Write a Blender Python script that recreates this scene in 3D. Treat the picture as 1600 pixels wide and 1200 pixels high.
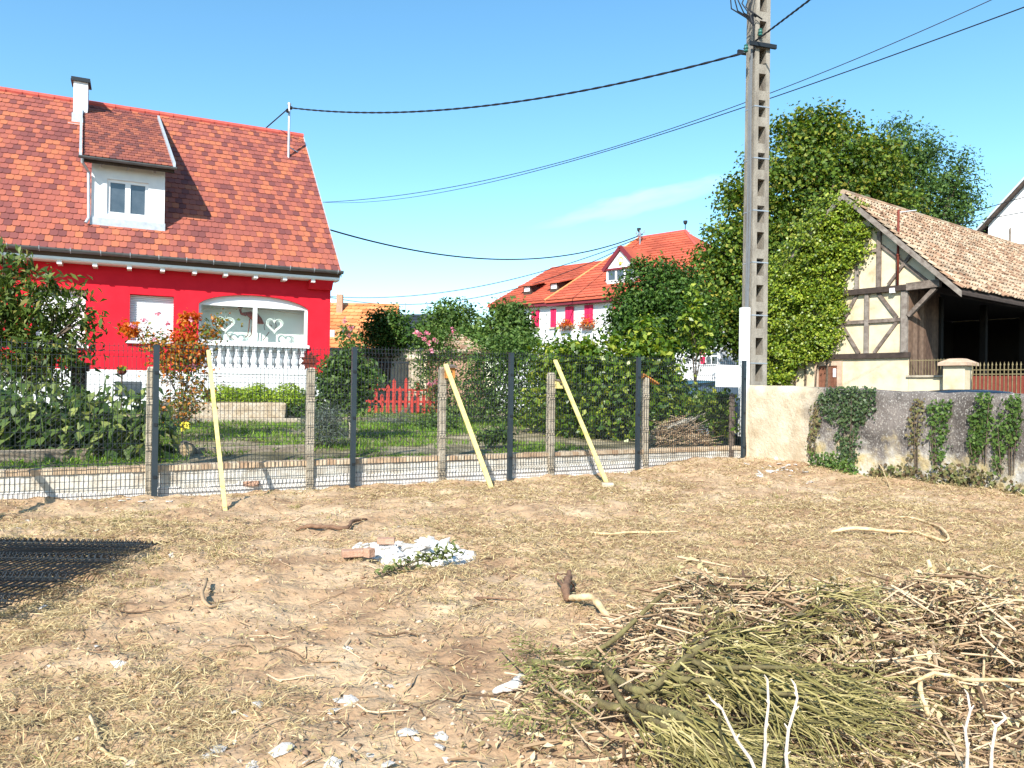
import bpy, math, random
import numpy as np
from mathutils import Vector, Matrix
for o in list(bpy.data.objects): bpy.data.objects.remove(o)
C = bpy.context.scene.collection
SC = bpy.context.scene
PI = math.pi
R = math.radians
# ------------------------------------------------------------------ camera, sky, sun, exposure
EYE = Vector((0, 0, 1.4)); FPX = 1200.0
cd = bpy.data.cameras.new('camera'); cam = bpy.data.objects.new('camera', cd); C.objects.link(cam)
cd.sensor_width = 36; cd.lens = 36 * FPX / 1600; cd.clip_start = 0.05; cd.clip_end = 2000
CM = Matrix.Rotation(PI/2 + R(.29), 3, 'X') @ Matrix.Rotation(R(.85), 3, 'Z')
cam.matrix_world = Matrix.Translation(EYE) @ CM.to_4x4()
SC.camera = cam
SUN_EL, SUN_AZ = R(37), R(17)            # light travels SUN_AZ to the right of straight ahead
ld = bpy.data.lights.new('sun', 'SUN'); ld.energy = 4.6; ld.angle = R(.5); ld.color = (1, .955, .88)
sun = bpy.data.objects.new('sun', ld); C.objects.link(sun); sun.rotation_euler = (PI/2 - SUN_EL, 0, -SUN_AZ)
wd = bpy.data.worlds.new('World'); SC.world = wd; wd.use_nodes = True
wn = wd.node_tree; wl = wn.links; bg = wn.nodes['Background']
sky = wn.nodes.new('ShaderNodeTexSky'); sky.sky_type = 'NISHITA'; sky.sun_disc = False
sky.sun_elevation = SUN_EL; sky.sun_rotation = PI + SUN_AZ; sky.air_density = 1.0; sky.dust_density = .3; sky.ozone_density = 2.2; sky.altitude = 100
bg.inputs['Strength'].default_value = .138
hs = wn.nodes.new('ShaderNodeHueSaturation'); hs.inputs['Saturation'].default_value = 1.18; hs.inputs['Hue'].default_value = .486
wl.new(sky.outputs[0], hs.inputs['Color'])
# thin cirrus streaks low above the roofs
def cirrus():
    N = wn.nodes; tc = N.new('ShaderNodeTexCoord'); d0 = Vector((.155, .965, .235)).normalized(); al = Vector((.93, -.15, .20)); al = (al - d0*al.dot(d0)).normalized(); pe = d0.cross(al)
    def dot(v, off):
        n = N.new('ShaderNodeVectorMath'); n.operation = 'DOT_PRODUCT'; n.inputs[1].default_value = v; wl.new(tc.outputs['Generated'], n.inputs[0]); return n.outputs['Value']
    def m(op, a, b):
        n = N.new('ShaderNodeMath'); n.operation = op
        for i, x in enumerate((a, b)):
            if isinstance(x, (int, float)): n.inputs[i].default_value = x
            else: wl.new(x, n.inputs[i])
        return n.outputs[0]
    u, v = dot(al, 0), dot(pe, 0)
    cb = N.new('ShaderNodeCombineXYZ'); wl.new(m('MULTIPLY', u, 14), cb.inputs[0]); wl.new(m('MULTIPLY', v, 55), cb.inputs[1])
    nz = N.new('ShaderNodeTexNoise'); nz.inputs['Scale'].default_value = 1; nz.inputs['Detail'].default_value = 6; wl.new(cb.outputs[0], nz.inputs['Vector'])
    vw = m('ADD', v, m('MULTIPLY', m('SUBTRACT', nz.outputs[0], .5), .03))
    e = m('ADD', m('POWER', m('ABSOLUTE', m('DIVIDE', u, .15), 0), 2), m('POWER', m('ABSOLUTE', m('DIVIDE', vw, .016), 0), 2))
    f = N.new('ShaderNodeMapRange'); f.interpolation_type = 'SMOOTHSTEP'; f.inputs[1].default_value = 1; f.inputs[2].default_value = 0; f.inputs[3].default_value = 0; f.inputs[4].default_value = .42; wl.new(e, f.inputs[0])
    return m('MULTIPLY', f.outputs[0], nz.outputs[0])
mx = wn.nodes.new('ShaderNodeMixRGB'); mx.inputs['Color2'].default_value = (5.6, 6.6, 7.2, 1)
wl.new(cirrus(), mx.inputs['Fac']); wl.new(hs.outputs[0], mx.inputs['Color1']); wl.new(mx.outputs[0], bg.inputs['Color'])
SC.view_settings.view_transform = 'Standard'; SC.view_settings.look = 'None'; SC.view_settings.exposure = .93; SC.view_settings.gamma = 1

# ------------------------------------------------------------------ measuring helpers
_F = -(CM.col[2]); _X = CM.col[0]; _U = CM.col[1]
def ray(px, py): return _F + _X*((px-800)/FPX) + _U*((600-py)/FPX)
def at(px, py, Y):
    d = ray(px, py); return EYE + d*(Y/d.y)
def onz(px, py, z):
    d = ray(px, py); return EYE + d*((z-1.4)/d.z)
rng = np.random.default_rng(7); random.seed(7)
V = Vector
# ------------------------------------------------------------------ materials
def _n(m): return m.node_tree.nodes, m.node_tree.links
def lin(c): return (c[0], c[1], c[2], 1)
def mat(name, cols, rough=.8, scale=6, bump=0, bscale=None, spec=.3, metal=0, stretch=None, detail=6, pos=None, island=0):
    """noise-varied surface colour; cols is one colour or a list spread over a ramp"""
    m = bpy.data.materials.new(name); m.use_nodes = True; N, L = _n(m)
    p = N['Principled BSDF']; p.inputs['Roughness'].default_value = rough; p.inputs['Metallic'].default_value = metal
    p.inputs['Specular IOR Level'].default_value = spec
    if not isinstance(cols, list): cols = [tuple(x*.9 for x in cols), tuple(min(1, x*1.1) for x in cols)]
    co = N.new('ShaderNodeTexCoord'); mpn = N.new('ShaderNodeMapping'); L.new(co.outputs['Object'], mpn.inputs[0])
    if stretch: mpn.inputs['Scale'].default_value = stretch
    n = N.new('ShaderNodeTexNoise'); n.inputs['Scale'].default_value = scale; n.inputs['Detail'].default_value = detail; n.inputs['Roughness'].default_value = .62
    L.new(mpn.outputs[0], n.inputs['Vector'])
    r = N.new('ShaderNodeValToRGB'); e = r.color_ramp.elements
    pos = pos or [.3 + .4*i/(len(cols)-1) for i in range(len(cols))]
    while len(e) < len(cols): e.new(.5)
    for i, c in enumerate(cols): e[i].position = pos[i]; e[i].color = lin(c)
    L.new(n.outputs[0], r.inputs[0]); out = r.outputs[0]
    if island:
        g = N.new('ShaderNodeNewGeometry'); mr = N.new('ShaderNodeMapRange'); mr.inputs[3].default_value = 1-island; mr.inputs[4].default_value = 1+island
        L.new(g.outputs['Random Per Island'], mr.inputs[0]); h = N.new('ShaderNodeHueSaturation'); L.new(mr.outputs[0], h.inputs['Value']); L.new(out, h.inputs['Color']); out = h.outputs[0]
    L.new(out, p.inputs['Base Color'])
    if bump:
        n2 = N.new('ShaderNodeTexNoise'); n2.inputs['Scale'].default_value = bscale or scale*4; n2.inputs['Detail'].default_value = 6
        L.new(mpn.outputs[0], n2.inputs['Vector']); b = N.new('ShaderNodeBump'); b.inputs['Strength'].default_value = bump; b.inputs['Distance'].default_value = .02
        L.new(n2.outputs[0], b.inputs['Height']); L.new(b.outputs[0], p.inputs['Normal'])
    return m
def islmat(name, cols, rough=.7, trans=0, spec=.3, noise=0, pos=None):
    """every separate leaf / tile / straw takes its own tone from the ramp"""
    m = bpy.data.materials.new(name); m.use_nodes = True; N, L = _n(m); p = N['Principled BSDF']
    p.inputs['Roughness'].default_value = rough; p.inputs['Specular IOR Level'].default_value = spec
    g = N.new('ShaderNodeNewGeometry'); r = N.new('ShaderNodeValToRGB'); e = r.color_ramp.elements
    while len(e) < len(cols): e.new(.5)
    pos = pos or [i/(len(cols)-1) for i in range(len(cols))]
    for i, c in enumerate(cols): e[i].position = pos[i]; e[i].color = lin(c)
    L.new(g.outputs['Random Per Island'], r.inputs[0]); out = r.outputs[0]
    if noise:
        co = N.new('ShaderNodeTexCoord'); n = N.new('ShaderNodeTexNoise'); n.inputs['Scale'].default_value = noise; n.inputs['Detail'].default_value = 4
        L.new(co.outputs['Object'], n.inputs['Vector']); mr = N.new('ShaderNodeMapRange'); mr.inputs[1].default_value = .3; mr.inputs[2].default_value = .7; mr.inputs[3].default_value = .72; mr.inputs[4].default_value = 1.25
        L.new(n.outputs[0], mr.inputs[0]); h = N.new('ShaderNodeHueSaturation'); L.new(mr.outputs[0], h.inputs['Value']); L.new(out, h.inputs['Color']); out = h.outputs[0]
    L.new(out, p.inputs['Base Color'])
    if trans:
        t = N.new('ShaderNodeBsdfTranslucent'); ms = N.new('ShaderNodeMixShader'); ms.inputs[0].default_value = trans
        h2 = N.new('ShaderNodeHueSaturation'); h2.inputs['Value'].default_value = 1.5; h2.inputs['Saturation'].default_value = 1.1; h2.inputs['Hue'].default_value = .49
        L.new(out, h2.inputs['Color']); L.new(h2.outputs[0], t.inputs[0])
        L.new(p.outputs[0], ms.inputs[1]); L.new(t.outputs[0], ms.inputs[2]); L.new(ms.outputs[0], N['Material Output'].inputs[0])
    return m
def glassmat(name, tint, gloss=.1):
    m = bpy.data.materials.new(name); m.use_nodes = True; N, L = _n(m)
    t = N.new('ShaderNodeBsdfTransparent'); t.inputs[0].default_value = lin(tint); g = N.new('ShaderNodeBsdfGlossy'); g.inputs['Roughness'].default_value = .02
    ms = N.new('ShaderNodeMixShader'); ms.inputs[0].default_value = gloss
    L.new(t.outputs[0], ms.inputs[1]); L.new(g.outputs[0], ms.inputs[2]); L.new(ms.outputs[0], N['Material Output'].inputs[0]); return m
M = {}
M['red'] = mat('red_render', [(.56,.012,.026), (.64,.018,.034)], .85, 3, .15, 90, .15)
M['white_render'] = mat('white_render', [(.70, .71, .72), (.80, .80, .79)], .9, 4, .2, 80)
M['white_paint'] = mat('white_paint', [(.76, .76, .76), (.82, .82, .82)], .45, 3)
M['shutter'] = mat('shutter_plastic', [(.78, .78, .80), (.82, .82, .83)], .4, 3)
M['zinc'] = mat('zinc', [(.36, .39, .42), (.52, .56, .60)], .45, 9, metal=.3)
M['gutter'] = mat('gutter_metal', [(.10, .105, .11), (.15, .155, .16)], .4, 7, metal=.4)
M['roof_tile'] = islmat('roof_tiles', [(.15, .048, .044), (.22, .066, .054), (.29, .086, .062), (.34, .10, .062), (.40, .13, .062)], .75, noise=0, pos=[0, .25, .45, .7, 1])
M['dorm_tile'] = islmat('dormer_tiles', [(.12, .044, .038), (.20, .062, .046), (.27, .082, .052), (.34, .11, .06)], .75)
M['roof_under'] = mat('roof_boards', (.09, .055, .04), .9, 5)
M['ridge'] = mat('ridge_tile', [(.40, .07, .055), (.50, .10, .07)], .75, 7, .2)
M['dark_metal'] = mat('dark_metal', (.03, .035, .04), .45, 5, metal=.5)
M['anthracite'] = mat('anthracite_coating', [(.016, .026, .034), (.024, .036, .045)], .4, 6, spec=.5)
M['wire'] = mat('coated_wire', (.014, .020, .025), .45, 8, spec=.5)
M['galv'] = mat('galvanised_steel', [(.36, .38, .40), (.5, .52, .54)], .4, 12, metal=.6)
M['old_wire'] = mat('dull_old_wire', (.06, .065, .06), .7, 8)
M['grey_cable'] = mat('grey_cable_sheath', (.13, .14, .15), .6, 8)
M['glass'] = glassmat('window_glass', (.93, .96, .94), .014)
M['glass_dark'] = mat('dark_glass', [(.035, .05, .065), (.08, .10, .12)], .06, 2, spec=.8)
M['interior'] = mat('pale_interior', [(.78, .82, .80), (.84, .86, .85)], .9, 1.5)
M['rust'] = mat('rusty_metal', [(.10, .02, .015), (.2, .04, .02)], .7, 20, .3)
M['bird_paint'] = mat('rust_red_paint', [(.16, .012, .006), (.26, .03, .012)], .7, 12)
M['wicker'] = mat('white_wicker', (.8, .8, .77), .8, 20)
M['pine'] = mat('yellow_pine', [(.50,.40,.12), (.64,.54,.22), (.56,.46,.16)], .7, 5, .2, 40, stretch=(1, 1, 1))
M['concrete'] = mat('old_concrete', [(.26, .22, .165), (.42, .36, .27), (.52, .46, .36)], .95, 5, .7, 60)
M['pole'] = mat('pole_concrete', [(.15,.13,.11), (.25,.225,.185), (.33,.30,.255)], .95, 3.5, .7, 50, stretch=(1.5, 1.5, .5))
M['lowwall'] = mat('painted_low_wall', [(.40, .34, .26), (.58, .54, .46), (.70, .68, .63)], .95, 5, .5, 30)
M['brick'] = islmat('brick_cap', [(.44, .29, .18), (.54, .40, .26), (.62, .50, .36)], .9, noise=12)
M['brick_clay'] = mat('clay_brick', [(.36, .20, .13), (.48, .30, .21)], .95, 14, .5)
M['sleeper'] = mat('weathered_timber', [(.12, .09, .065), (.26, .21, .155), (.36, .31, .24)], .95, 4, .6, 30, stretch=(1, 6, 6))
M['stone'] = mat('rough_stone', [(.30, .22, .14), (.46, .37, .26), (.52, .46, .38)], .95, 5, .8, 25)
M['cream'] = mat('ochre_plaster', [(.36, .26, .15), (.56, .46, .30), (.62, .53, .37), (.64, .56, .42)], .95, 1.6, .3, 30, pos=[.22, .42, .55, .75])
M['timber'] = mat('old_beam', [(.08, .06, .048), (.16, .125, .10), (.26, .21, .175)], .9, 5, .6, 30)
M['timber_dark'] = mat('dark_beam', [(.035, .025, .02), (.07, .05, .04)], .9, 5, .4, 30)
M['timber_pale'] = mat('bleached_beam', [(.14, .11, .09), (.30, .26, .22)], .9, 6, .5, 30)
M['bay_shade'] = mat('shade_black_timber', (.010, .008, .006), .95, 4)  # near-black timber: the shade inside the barn's open bay is put into the colour
M['boards'] = islmat('barn_boards', [(.07, .04, .028), (.14, .085, .055), (.2, .13, .09)], .9, noise=6)
M['barn_tile'] = islmat('clay_tiles', [(.20, .115, .07), (.30, .185, .115), (.37, .255, .165), (.44, .345, .24), (.24, .185, .13)], .9, noise=1.6)
M['school_tile'] = islmat('red_flat_tiles', [(.36, .075, .042), (.42, .09, .048), (.47, .105, .055)], .85, noise=.35)
M['orange_tile'] = islmat('orange_tiles', [(.50, .17, .06), (.60, .23, .08), (.66, .29, .12)], .85, noise=.8)
M['slate'] = islmat('dark_tiles', [(.02, .024, .03), (.04, .045, .055)], .5)
M['pinkred'] = mat('pink_red_paint', [(.52, .015, .07), (.62, .02, .09)], .6, 5)
M['darkred'] = mat('oxblood_paint', (.16, .02, .03), .6, 5)
M['redpicket'] = mat('red_picket_paint', [(.32, .03, .022), (.46, .05, .035)], .7, 8)
M['bark'] = mat('bark', [(.06, .045, .03), (.16, .12, .085)], .95, 14, .8, 40)
M['bark_pale'] = mat('pale_bark', [(.3, .26, .2), (.48, .43, .34)], .9, 14, .5, 40)
M['leaf_maple'] = islmat('maple_leaves', [(.022,.05,.008), (.055,.11,.014), (.105,.17,.02), (.18,.23,.028), (.31,.27,.045)], .55, .3, pos=[0, .3, .6, .85, 1], noise=.45)
M['leaf_ash'] = islmat('ash_leaves', [(.03,.07,.018), (.07,.14,.03), (.13,.20,.045)], .55, .3, noise=.5)
M['leaf_dark'] = islmat('dark_leaves', [(.022,.055,.010), (.05,.11,.016), (.10,.17,.028)], .5, .22, noise=.7)
M['leaf_mid'] = islmat('garden_leaves', [(.035,.075,.016), (.08,.15,.028), (.15,.22,.05)], .55, .28, noise=1)
M['leaf_laurel'] = islmat('laurel_leaves', [(.035,.085,.010), (.085,.16,.014), (.19,.26,.025), (.36,.38,.05)], .38, .3, pos=[0, .4, .8, 1], noise=.9, spec=.5)
M['leaf_box'] = islmat('box_leaves', [(.14,.24,.015), (.26,.38,.02), (.38,.46,.05)], .5, .25)
M['leaf_peach'] = islmat('peach_leaves', [(.03, .055, .010), (.07, .115, .018), (.12, .16, .03), (.26, .20, .06)], .45, .2, pos=[0, .4, .92, 1])
M['leaf_big'] = islmat('broad_leaves', [(.025,.055,.015), (.06,.11,.025), (.13,.18,.05), (.34,.38,.11)], .42, .28, pos=[0, 0.3, .75, 1])
M['leaf_rose'] = islmat('rose_leaves', [(0.041, 0.081, 0.016), (0.121, 0.176, 0.027), (0.297, 0.176, 0.027), (0.600, 0.176, 0.020)], .5, .3)
M['leaf_orange'] = islmat('orange_leaves', [(.42, .07, .012), (.60, .14, .02), (.5, .26, .03)], .5, .4)
M['leaf_ivy'] = islmat('ivy_leaves', [(.06,.115,.008), (.14,.21,.012), (.25,.31,.025), (.38,.40,.06)], .4, .25, pos=[0, .4, .8, 1], noise=1.1, spec=.5)
M['leaf_wallivy'] = islmat('wall_ivy_leaves', [(.025,.05,.02), (.055,.09,.035), (.10,.14,.05)], .45, .15)
M['leaf_dry'] = islmat('dry_ivy_leaves', [(.09, .055, .03), (.17, .13, .06), (.11, .14, .04), (.22, .17, .085)], .8, .1)
M['lavender'] = islmat('lavender_leaves', [(.08, .10, .09), (.13, .16, .13), (.10, .12, .06)], .8, .1)
M['grass'] = islmat('lawn_blades', [(.07,.17,.012), (.14,.27,.02), (.24,.34,.04)], .6, .3, noise=.8)
M['petal'] = islmat('pink_petals', [(.7, .18, .26), (.85, .45, .5)], .6, .3)
M['twig_green'] = islmat('mossy_twigs', [(.06, .05, .018), (.145, .125, .036), (.265, .225, .078), (.42, .345, .165)], .8)
M['moss_bark'] = mat('mossy_bark', [(.07, .052, .03), (.135, .11, .048), (.20, .18, .07)], .95, 12, .7, 40)
M['twig_brown'] = islmat('brown_twigs', [(.09, .052, .03), (.24, .15, .085), (.42, .29, .17), (.56, .43, .28)], .85)
M['dry_leaf'] = islmat('dead_leaves', [(.28, .20, .08), (.46, .35, .18), (.62, .53, .33), (.38, .35, .15)], .75, .15)
M['peeled'] = mat('peeled_wood', [(.28,.17,.09), (.56,.41,.22), (.66,.53,.35)], .8, 10, .3, stretch=(1, 1, 1))
M['root'] = mat('root_bark', [(.12, .065, .04), (.26, .15, .09)], .9, 16, .6)
M['whitetwig'] = mat('white_twig_bark', [(.50, .41, .32), (.66, .58, .50)], .85, 20, .3)
M['plaster_chunk'] = mat('broken_plaster', [(.52,.46,.38), (.80,.78,.75)], .95, 9, .6, 40)
M['straw'] = islmat('straw', [(.23, .16, .07), (.45, .34, .165), (.66, .53, .29), (.34, .25, .12), (.53, .41, .205)], .85, .1)
M['tuft'] = islmat('half_dry_grass', [(.14, .15, .04), (.28, .25, .08), (.46, .38, .18), (.56, .47, .26)], .8, .2)
M['clod'] = islmat('soil_clods', [(.17,.10,.06), (.30,.19,.12), (.42,.29,.19), (.52,.42,.31)], .95)
M['car_dark'] = mat('dark_car_paint', (.012, .014, .02), .22, 3, spec=.6)
M['car_blue'] = mat('blue_car_paint', (.05, .12, .17), .25, 3, spec=.6)
M['tyre'] = mat('tyre_rubber', (.02, .02, .02), .8, 9)
M['cable'] = mat('black_cable', (.012, .013, .016), .5, 9)
M['insul'] = mat('green_insulator', (.03, .14, .12), .2, 5, spec=.6)
M['plastic_white'] = mat('white_plastic', (.78, .78, .77), .5, 4)
M['gate_brown'] = mat('brown_gate_paint', [(.15, .03, .02), (.22, .05, .03)], .7, 5)
M['gate_bar'] = mat('tarnished_bars', [(.14, .11, .05), (.26, .21, .11)], .7, 10)
M['sandstone'] = mat('sandstone', [(.42, .28, .19), (.55, .40, .29)], .95, 6, .5)
M['doorwood'] = islmat('old_door_boards', [(.12, .045, .025), (.2, .08, .045), (.16, .075, .045)], .85, noise=8)
M['box_wood'] = mat('orange_wood', [(.42, .17, .04), (.55, .24, .06)], .7, 8)

# ------------------------------------------------------------------ mesh helpers
class MB:
    def __init__(s): s.v = []; s.f = []
    def add(s, vs, fs):
        b = len(s.v); s.v += [tuple(x) for x in vs]; s.f += [tuple(i+b for i in f) for f in fs]; return s
    def box(s, x0, x1, y0, y1, z0, z1):
        return s.add([(x0,y0,z0),(x1,y0,z0),(x1,y1,z0),(x0,y1,z0),(x0,y0,z1),(x1,y0,z1),(x1,y1,z1),(x0,y1,z1)],
              [(0,3,2,1),(4,5,6,7),(0,1,5,4),(1,2,6,5),(2,3,7,6),(3,0,4,7)])
    def beam(s, p, q, w, h, up=(0,0,1)):
        p, q, up = V(p), V(q), V(up); d = (q-p).normalized(); a = d.cross(up)
        if a.length < 1e-4: a = d.cross(V((1,0,0)))
        a.normalize(); b = a.cross(d); a *= w/2; b *= h/2
        return s.add([p-a-b,p+a-b,p+a+b,p-a+b,q-a-b,q+a-b,q+a+b,q-a+b], [(3,2,1,0),(4,5,6,7),(0,1,5,4),(1,2,6,5),(2,3,7,6),(3,0,4,7)])
    def tube(s, pts, r, n=6, cap=True):
        pts = [V(p) for p in pts]; k = len(pts); rs = r if hasattr(r, '__len__') else [r]*k
        vs = []; fs = []; ref = None
        for i in range(k):
            d = (pts[min(i+1,k-1)] - pts[max(i-1,0)]); d = d.normalized() if d.length > 1e-9 else V((0,0,1))
            if ref is None: ref = V((0,0,1)) if abs(d.z) < .9 else V((1,0,0))
            a = (ref - d*ref.dot(d))
            if a.length < 1e-4: a = d.orthogonal()
            a.normalize(); ref = a; b = d.cross(a)
            for j in range(n):
                t = 2*PI*j/n; vs.append(pts[i] + (a*math.cos(t) + b*math.sin(t))*rs[i])
        for i in range(k-1):
            for j in range(n): fs.append((i*n+j, i*n+(j+1)%n, (i+1)*n+(j+1)%n, (i+1)*n+j))
        if cap: fs += [tuple(range(n-1,-1,-1)), tuple(range((k-1)*n, k*n))]
        return s.add(vs, fs)
    def prism(s, poly, vec):
        poly = [V(p) for p in poly]; vec = V(vec); n = len(poly)
        return s.add(poly + [p+vec for p in poly], [tuple(range(n-1,-1,-1)), tuple(range(n,2*n))] + [(i,(i+1)%n,(i+1)%n+n,i+n) for i in range(n)])
    def lathe(s, prof, c=(0,0,0), n=12):
        c = V(c); vs = [c + V((r*math.cos(2*PI*j/n), r*math.sin(2*PI*j/n), z)) for r, z in prof for j in range(n)]; k = len(prof)
        fs = [(i*n+j, i*n+(j+1)%n, (i+1)*n+(j+1)%n, (i+1)*n+j) for i in range(k-1) for j in range(n)]
        return s.add(vs, fs + [tuple(range(n-1,-1,-1)), tuple(range((k-1)*n, k*n))])
    def build(s, name, m, parent=None, smooth=False, bevel=0):
        me = bpy.data.meshes.new(name); me.from_pydata(s.v, [], s.f); me.update()
        o = bpy.data.objects.new(name, me); C.objects.link(o); me.materials.append(m if not isinstance(m, str) else M[m])
        if smooth: me.polygons.foreach_set('use_smooth', [True]*len(me.polygons))
        if parent: o.parent = parent
        if bevel: b = o.modifiers.new('bevel', 'BEVEL'); b.width = bevel; b.segments = 2; b.limit_method = 'ANGLE'
        return o
def npmesh(name, P, m, parent=None, smooth=False):
    """P: (n, k, 3) array, one k-gon per row"""
    n, k, _ = P.shape; me = bpy.data.meshes.new(name)
    me.vertices.add(n*k); me.vertices.foreach_set('co', P.astype(np.float32).ravel())
    me.loops.add(n*k); me.loops.foreach_set('vertex_index', np.arange(n*k, dtype=np.int32))
    me.polygons.add(n); me.polygons.foreach_set('loop_start', np.arange(0, n*k, k, dtype=np.int32)); me.polygons.foreach_set('loop_total', np.full(n, k, dtype=np.int32))
    me.update(calc_edges=True); me.materials.append(M[m] if isinstance(m, str) else m)
    o = bpy.data.objects.new(name, me); C.objects.link(o)
    if parent: o.parent = parent
    return o
def tag(o, label=None, cat=None, group=None, kind=None):
    if label: o['label'] = label
    if cat: o['category'] = cat
    if group: o['group'] = group
    if kind: o['kind'] = kind
    return o
def thing(name, label, cat, loc=(0,0,0), rz=0, group=None):
    o = bpy.data.objects.new(name, None); C.objects.link(o); o.location = loc; o.rotation_euler = (0,0,rz); o.empty_display_size = .2
    return tag(o, label, cat, group)
def dup(root, loc, rz=0, label=None, scale=None):
    r = root.copy(); C.objects.link(r); r.location = loc; r.rotation_euler = (0,0,rz)
    if scale: r.scale = (scale,)*3 if not hasattr(scale, '__len__') else scale
    if label: r['label'] = label
    for ch in list(root.children):
        c = ch.copy(); C.objects.link(c); c.parent = r
        for g in ch.children:
            d = g.copy(); C.objects.link(d); d.parent = c
    return r
def norm(a): return a/np.maximum(np.linalg.norm(a, axis=-1, keepdims=True), 1e-9)
def leafquads(cen, nor, dirv, length, width, fold=.25, curl=.15):
    """pointed, slightly folded leaves: base, right, tip, left"""
    nor = norm(nor); d = norm(dirv - nor*np.sum(dirv*nor, 1, keepdims=True)); s = np.cross(d, nor)
    L = np.asarray(length).reshape(-1,1)*np.ones((len(cen),1)); W = np.asarray(width).reshape(-1,1)*np.ones((len(cen),1))
    b = cen - d*L*.5; t = cen + d*L*.5 - nor*L*curl; mid = cen - d*L*.06 + nor*W*fold
    return np.stack([b, mid + s*W*.5, t, mid - s*W*.5], 1)
def rdir(n): return norm(rng.normal(size=(n,3)))
def crown(lobes, nclump, per, leaf, aspect=.55, spread=.25, up=.45, droop=0, shell=.72, flat=1.0):
    """lobes: (centre, radii). leaf clumps through each lobe, denser towards its skin"""
    lc = np.array([list(c) for c, r in lobes]); lr = np.array([list(r) for c, r in lobes])
    w = np.prod(lr, 1)**(2/3); w /= w.sum(); k = rng.choice(len(lobes), nclump, p=w)
    d = rdir(nclump); rad = shell + (1-shell)*rng.random((nclump,1))**.6*1.15
    inner = rng.random(nclump) < .18; rad[inner] = rng.random((inner.sum(),1))*shell
    cc = lc[k] + d*rad*lr[k]; cn = d
    sz = (.55 + .9*rng.random((nclump,1)))
    off = np.clip(rng.normal(size=(nclump, per, 3)), -1.7, 1.7)*spread*sz[:,None,:]; off[:,:,2] *= flat*.75
    cen = (cc[:,None,:] + off).reshape(-1,3); n = len(cen)
    nor = np.repeat(cn, per, 0)*.5 + np.array([0,0,up]) + rng.normal(size=(n,3))*.55
    dv = rng.normal(size=(n,3)) + np.repeat(cn, per, 0)*.7 + np.array([0,0,-droop])
    L = leaf*(.45 + 1.0*rng.random(n))
    return leafquads(cen, nor, dv, L, L*aspect, .22, .12)
def pxl(Y, *lobes, deep=1.0):
    """lobes measured as (px, py, rx, ry) at a distance Y, given real radii"""
    out = []
    for l in lobes:
        c = at(l[0], l[1], Y + (l[4] if len(l) > 4 else 0)); s = Y/FPX
        out.append((c, (l[2]*s, l[2]*s*deep, l[3]*s)))
    return out
def plant(name, label, cat, base, lobes, m, nclump, per, leaf, stem='bark', r0=.05, group=None, limbs=None, crownname='foliage', stemname='stem', **kw):
    t = thing(name, label, cat, base, 0, group); B = np.array(list(base))
    P = crown(lobes, nclump, per, leaf, **kw) - B
    npmesh(crownname, P, m, t)
    mb = MB(); top = sum((V(c) for c, r in lobes), V())/len(lobes) - V(base)
    fork = V((top.x*.35, top.y*.35, max(.15, top.z*.45)))
    mb.tube([(0,0,-.1), fork*.5 + V((random.uniform(-.03,.03),0,0)), fork], [r0, r0*.85, r0*.7], 7)
    for c, r in lobes:
        e = (V(c) - V(base))*.97; q = fork.lerp(e, .5) + V((random.uniform(-1,1), random.uniform(-1,1), random.uniform(0,1)))*.12*(e-fork).length
        mb.tube([fork*.95, q, e, e + (e-q)*.15], [r0*.6, r0*.42, r0*.25, r0*.08], 5)
        for _ in range(3):
            d = V(rdir(1)[0]); d.z = abs(d.z)*.8; tip = e + V((d.x*r[0], d.y*r[1], d.z*r[2]))*.72
            mb.tube([q, q.lerp(tip, .55) + V((0,0,.05*r[2])), tip], [r0*.3, r0*.18, r0*.05], 4)
    mb.build(stemname, stem, t, True)
    return t
def vnoise(x, y, s, seed=0):
    """smooth value noise on arrays"""
    x = np.asarray(x, float)*s; y = np.asarray(y, float)*s; xi = np.floor(x).astype(int); yi = np.floor(y).astype(int); fx = x-xi; fy = y-yi
    def h(a, b):
        n = (a*374761393 + b*668265263 + seed*1442695041) & 0xffffffff; n = ((n ^ (n >> 13))*1274126177) & 0xffffffff; return ((n ^ (n >> 16)) & 0xffff)/65535.
    fx = fx*fx*(3-2*fx); fy = fy*fy*(3-2*fy)
    return (h(xi,yi)*(1-fx)+h(xi+1,yi)*fx)*(1-fy) + (h(xi,yi+1)*(1-fx)+h(xi+1,yi+1)*fx)*fy
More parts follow.
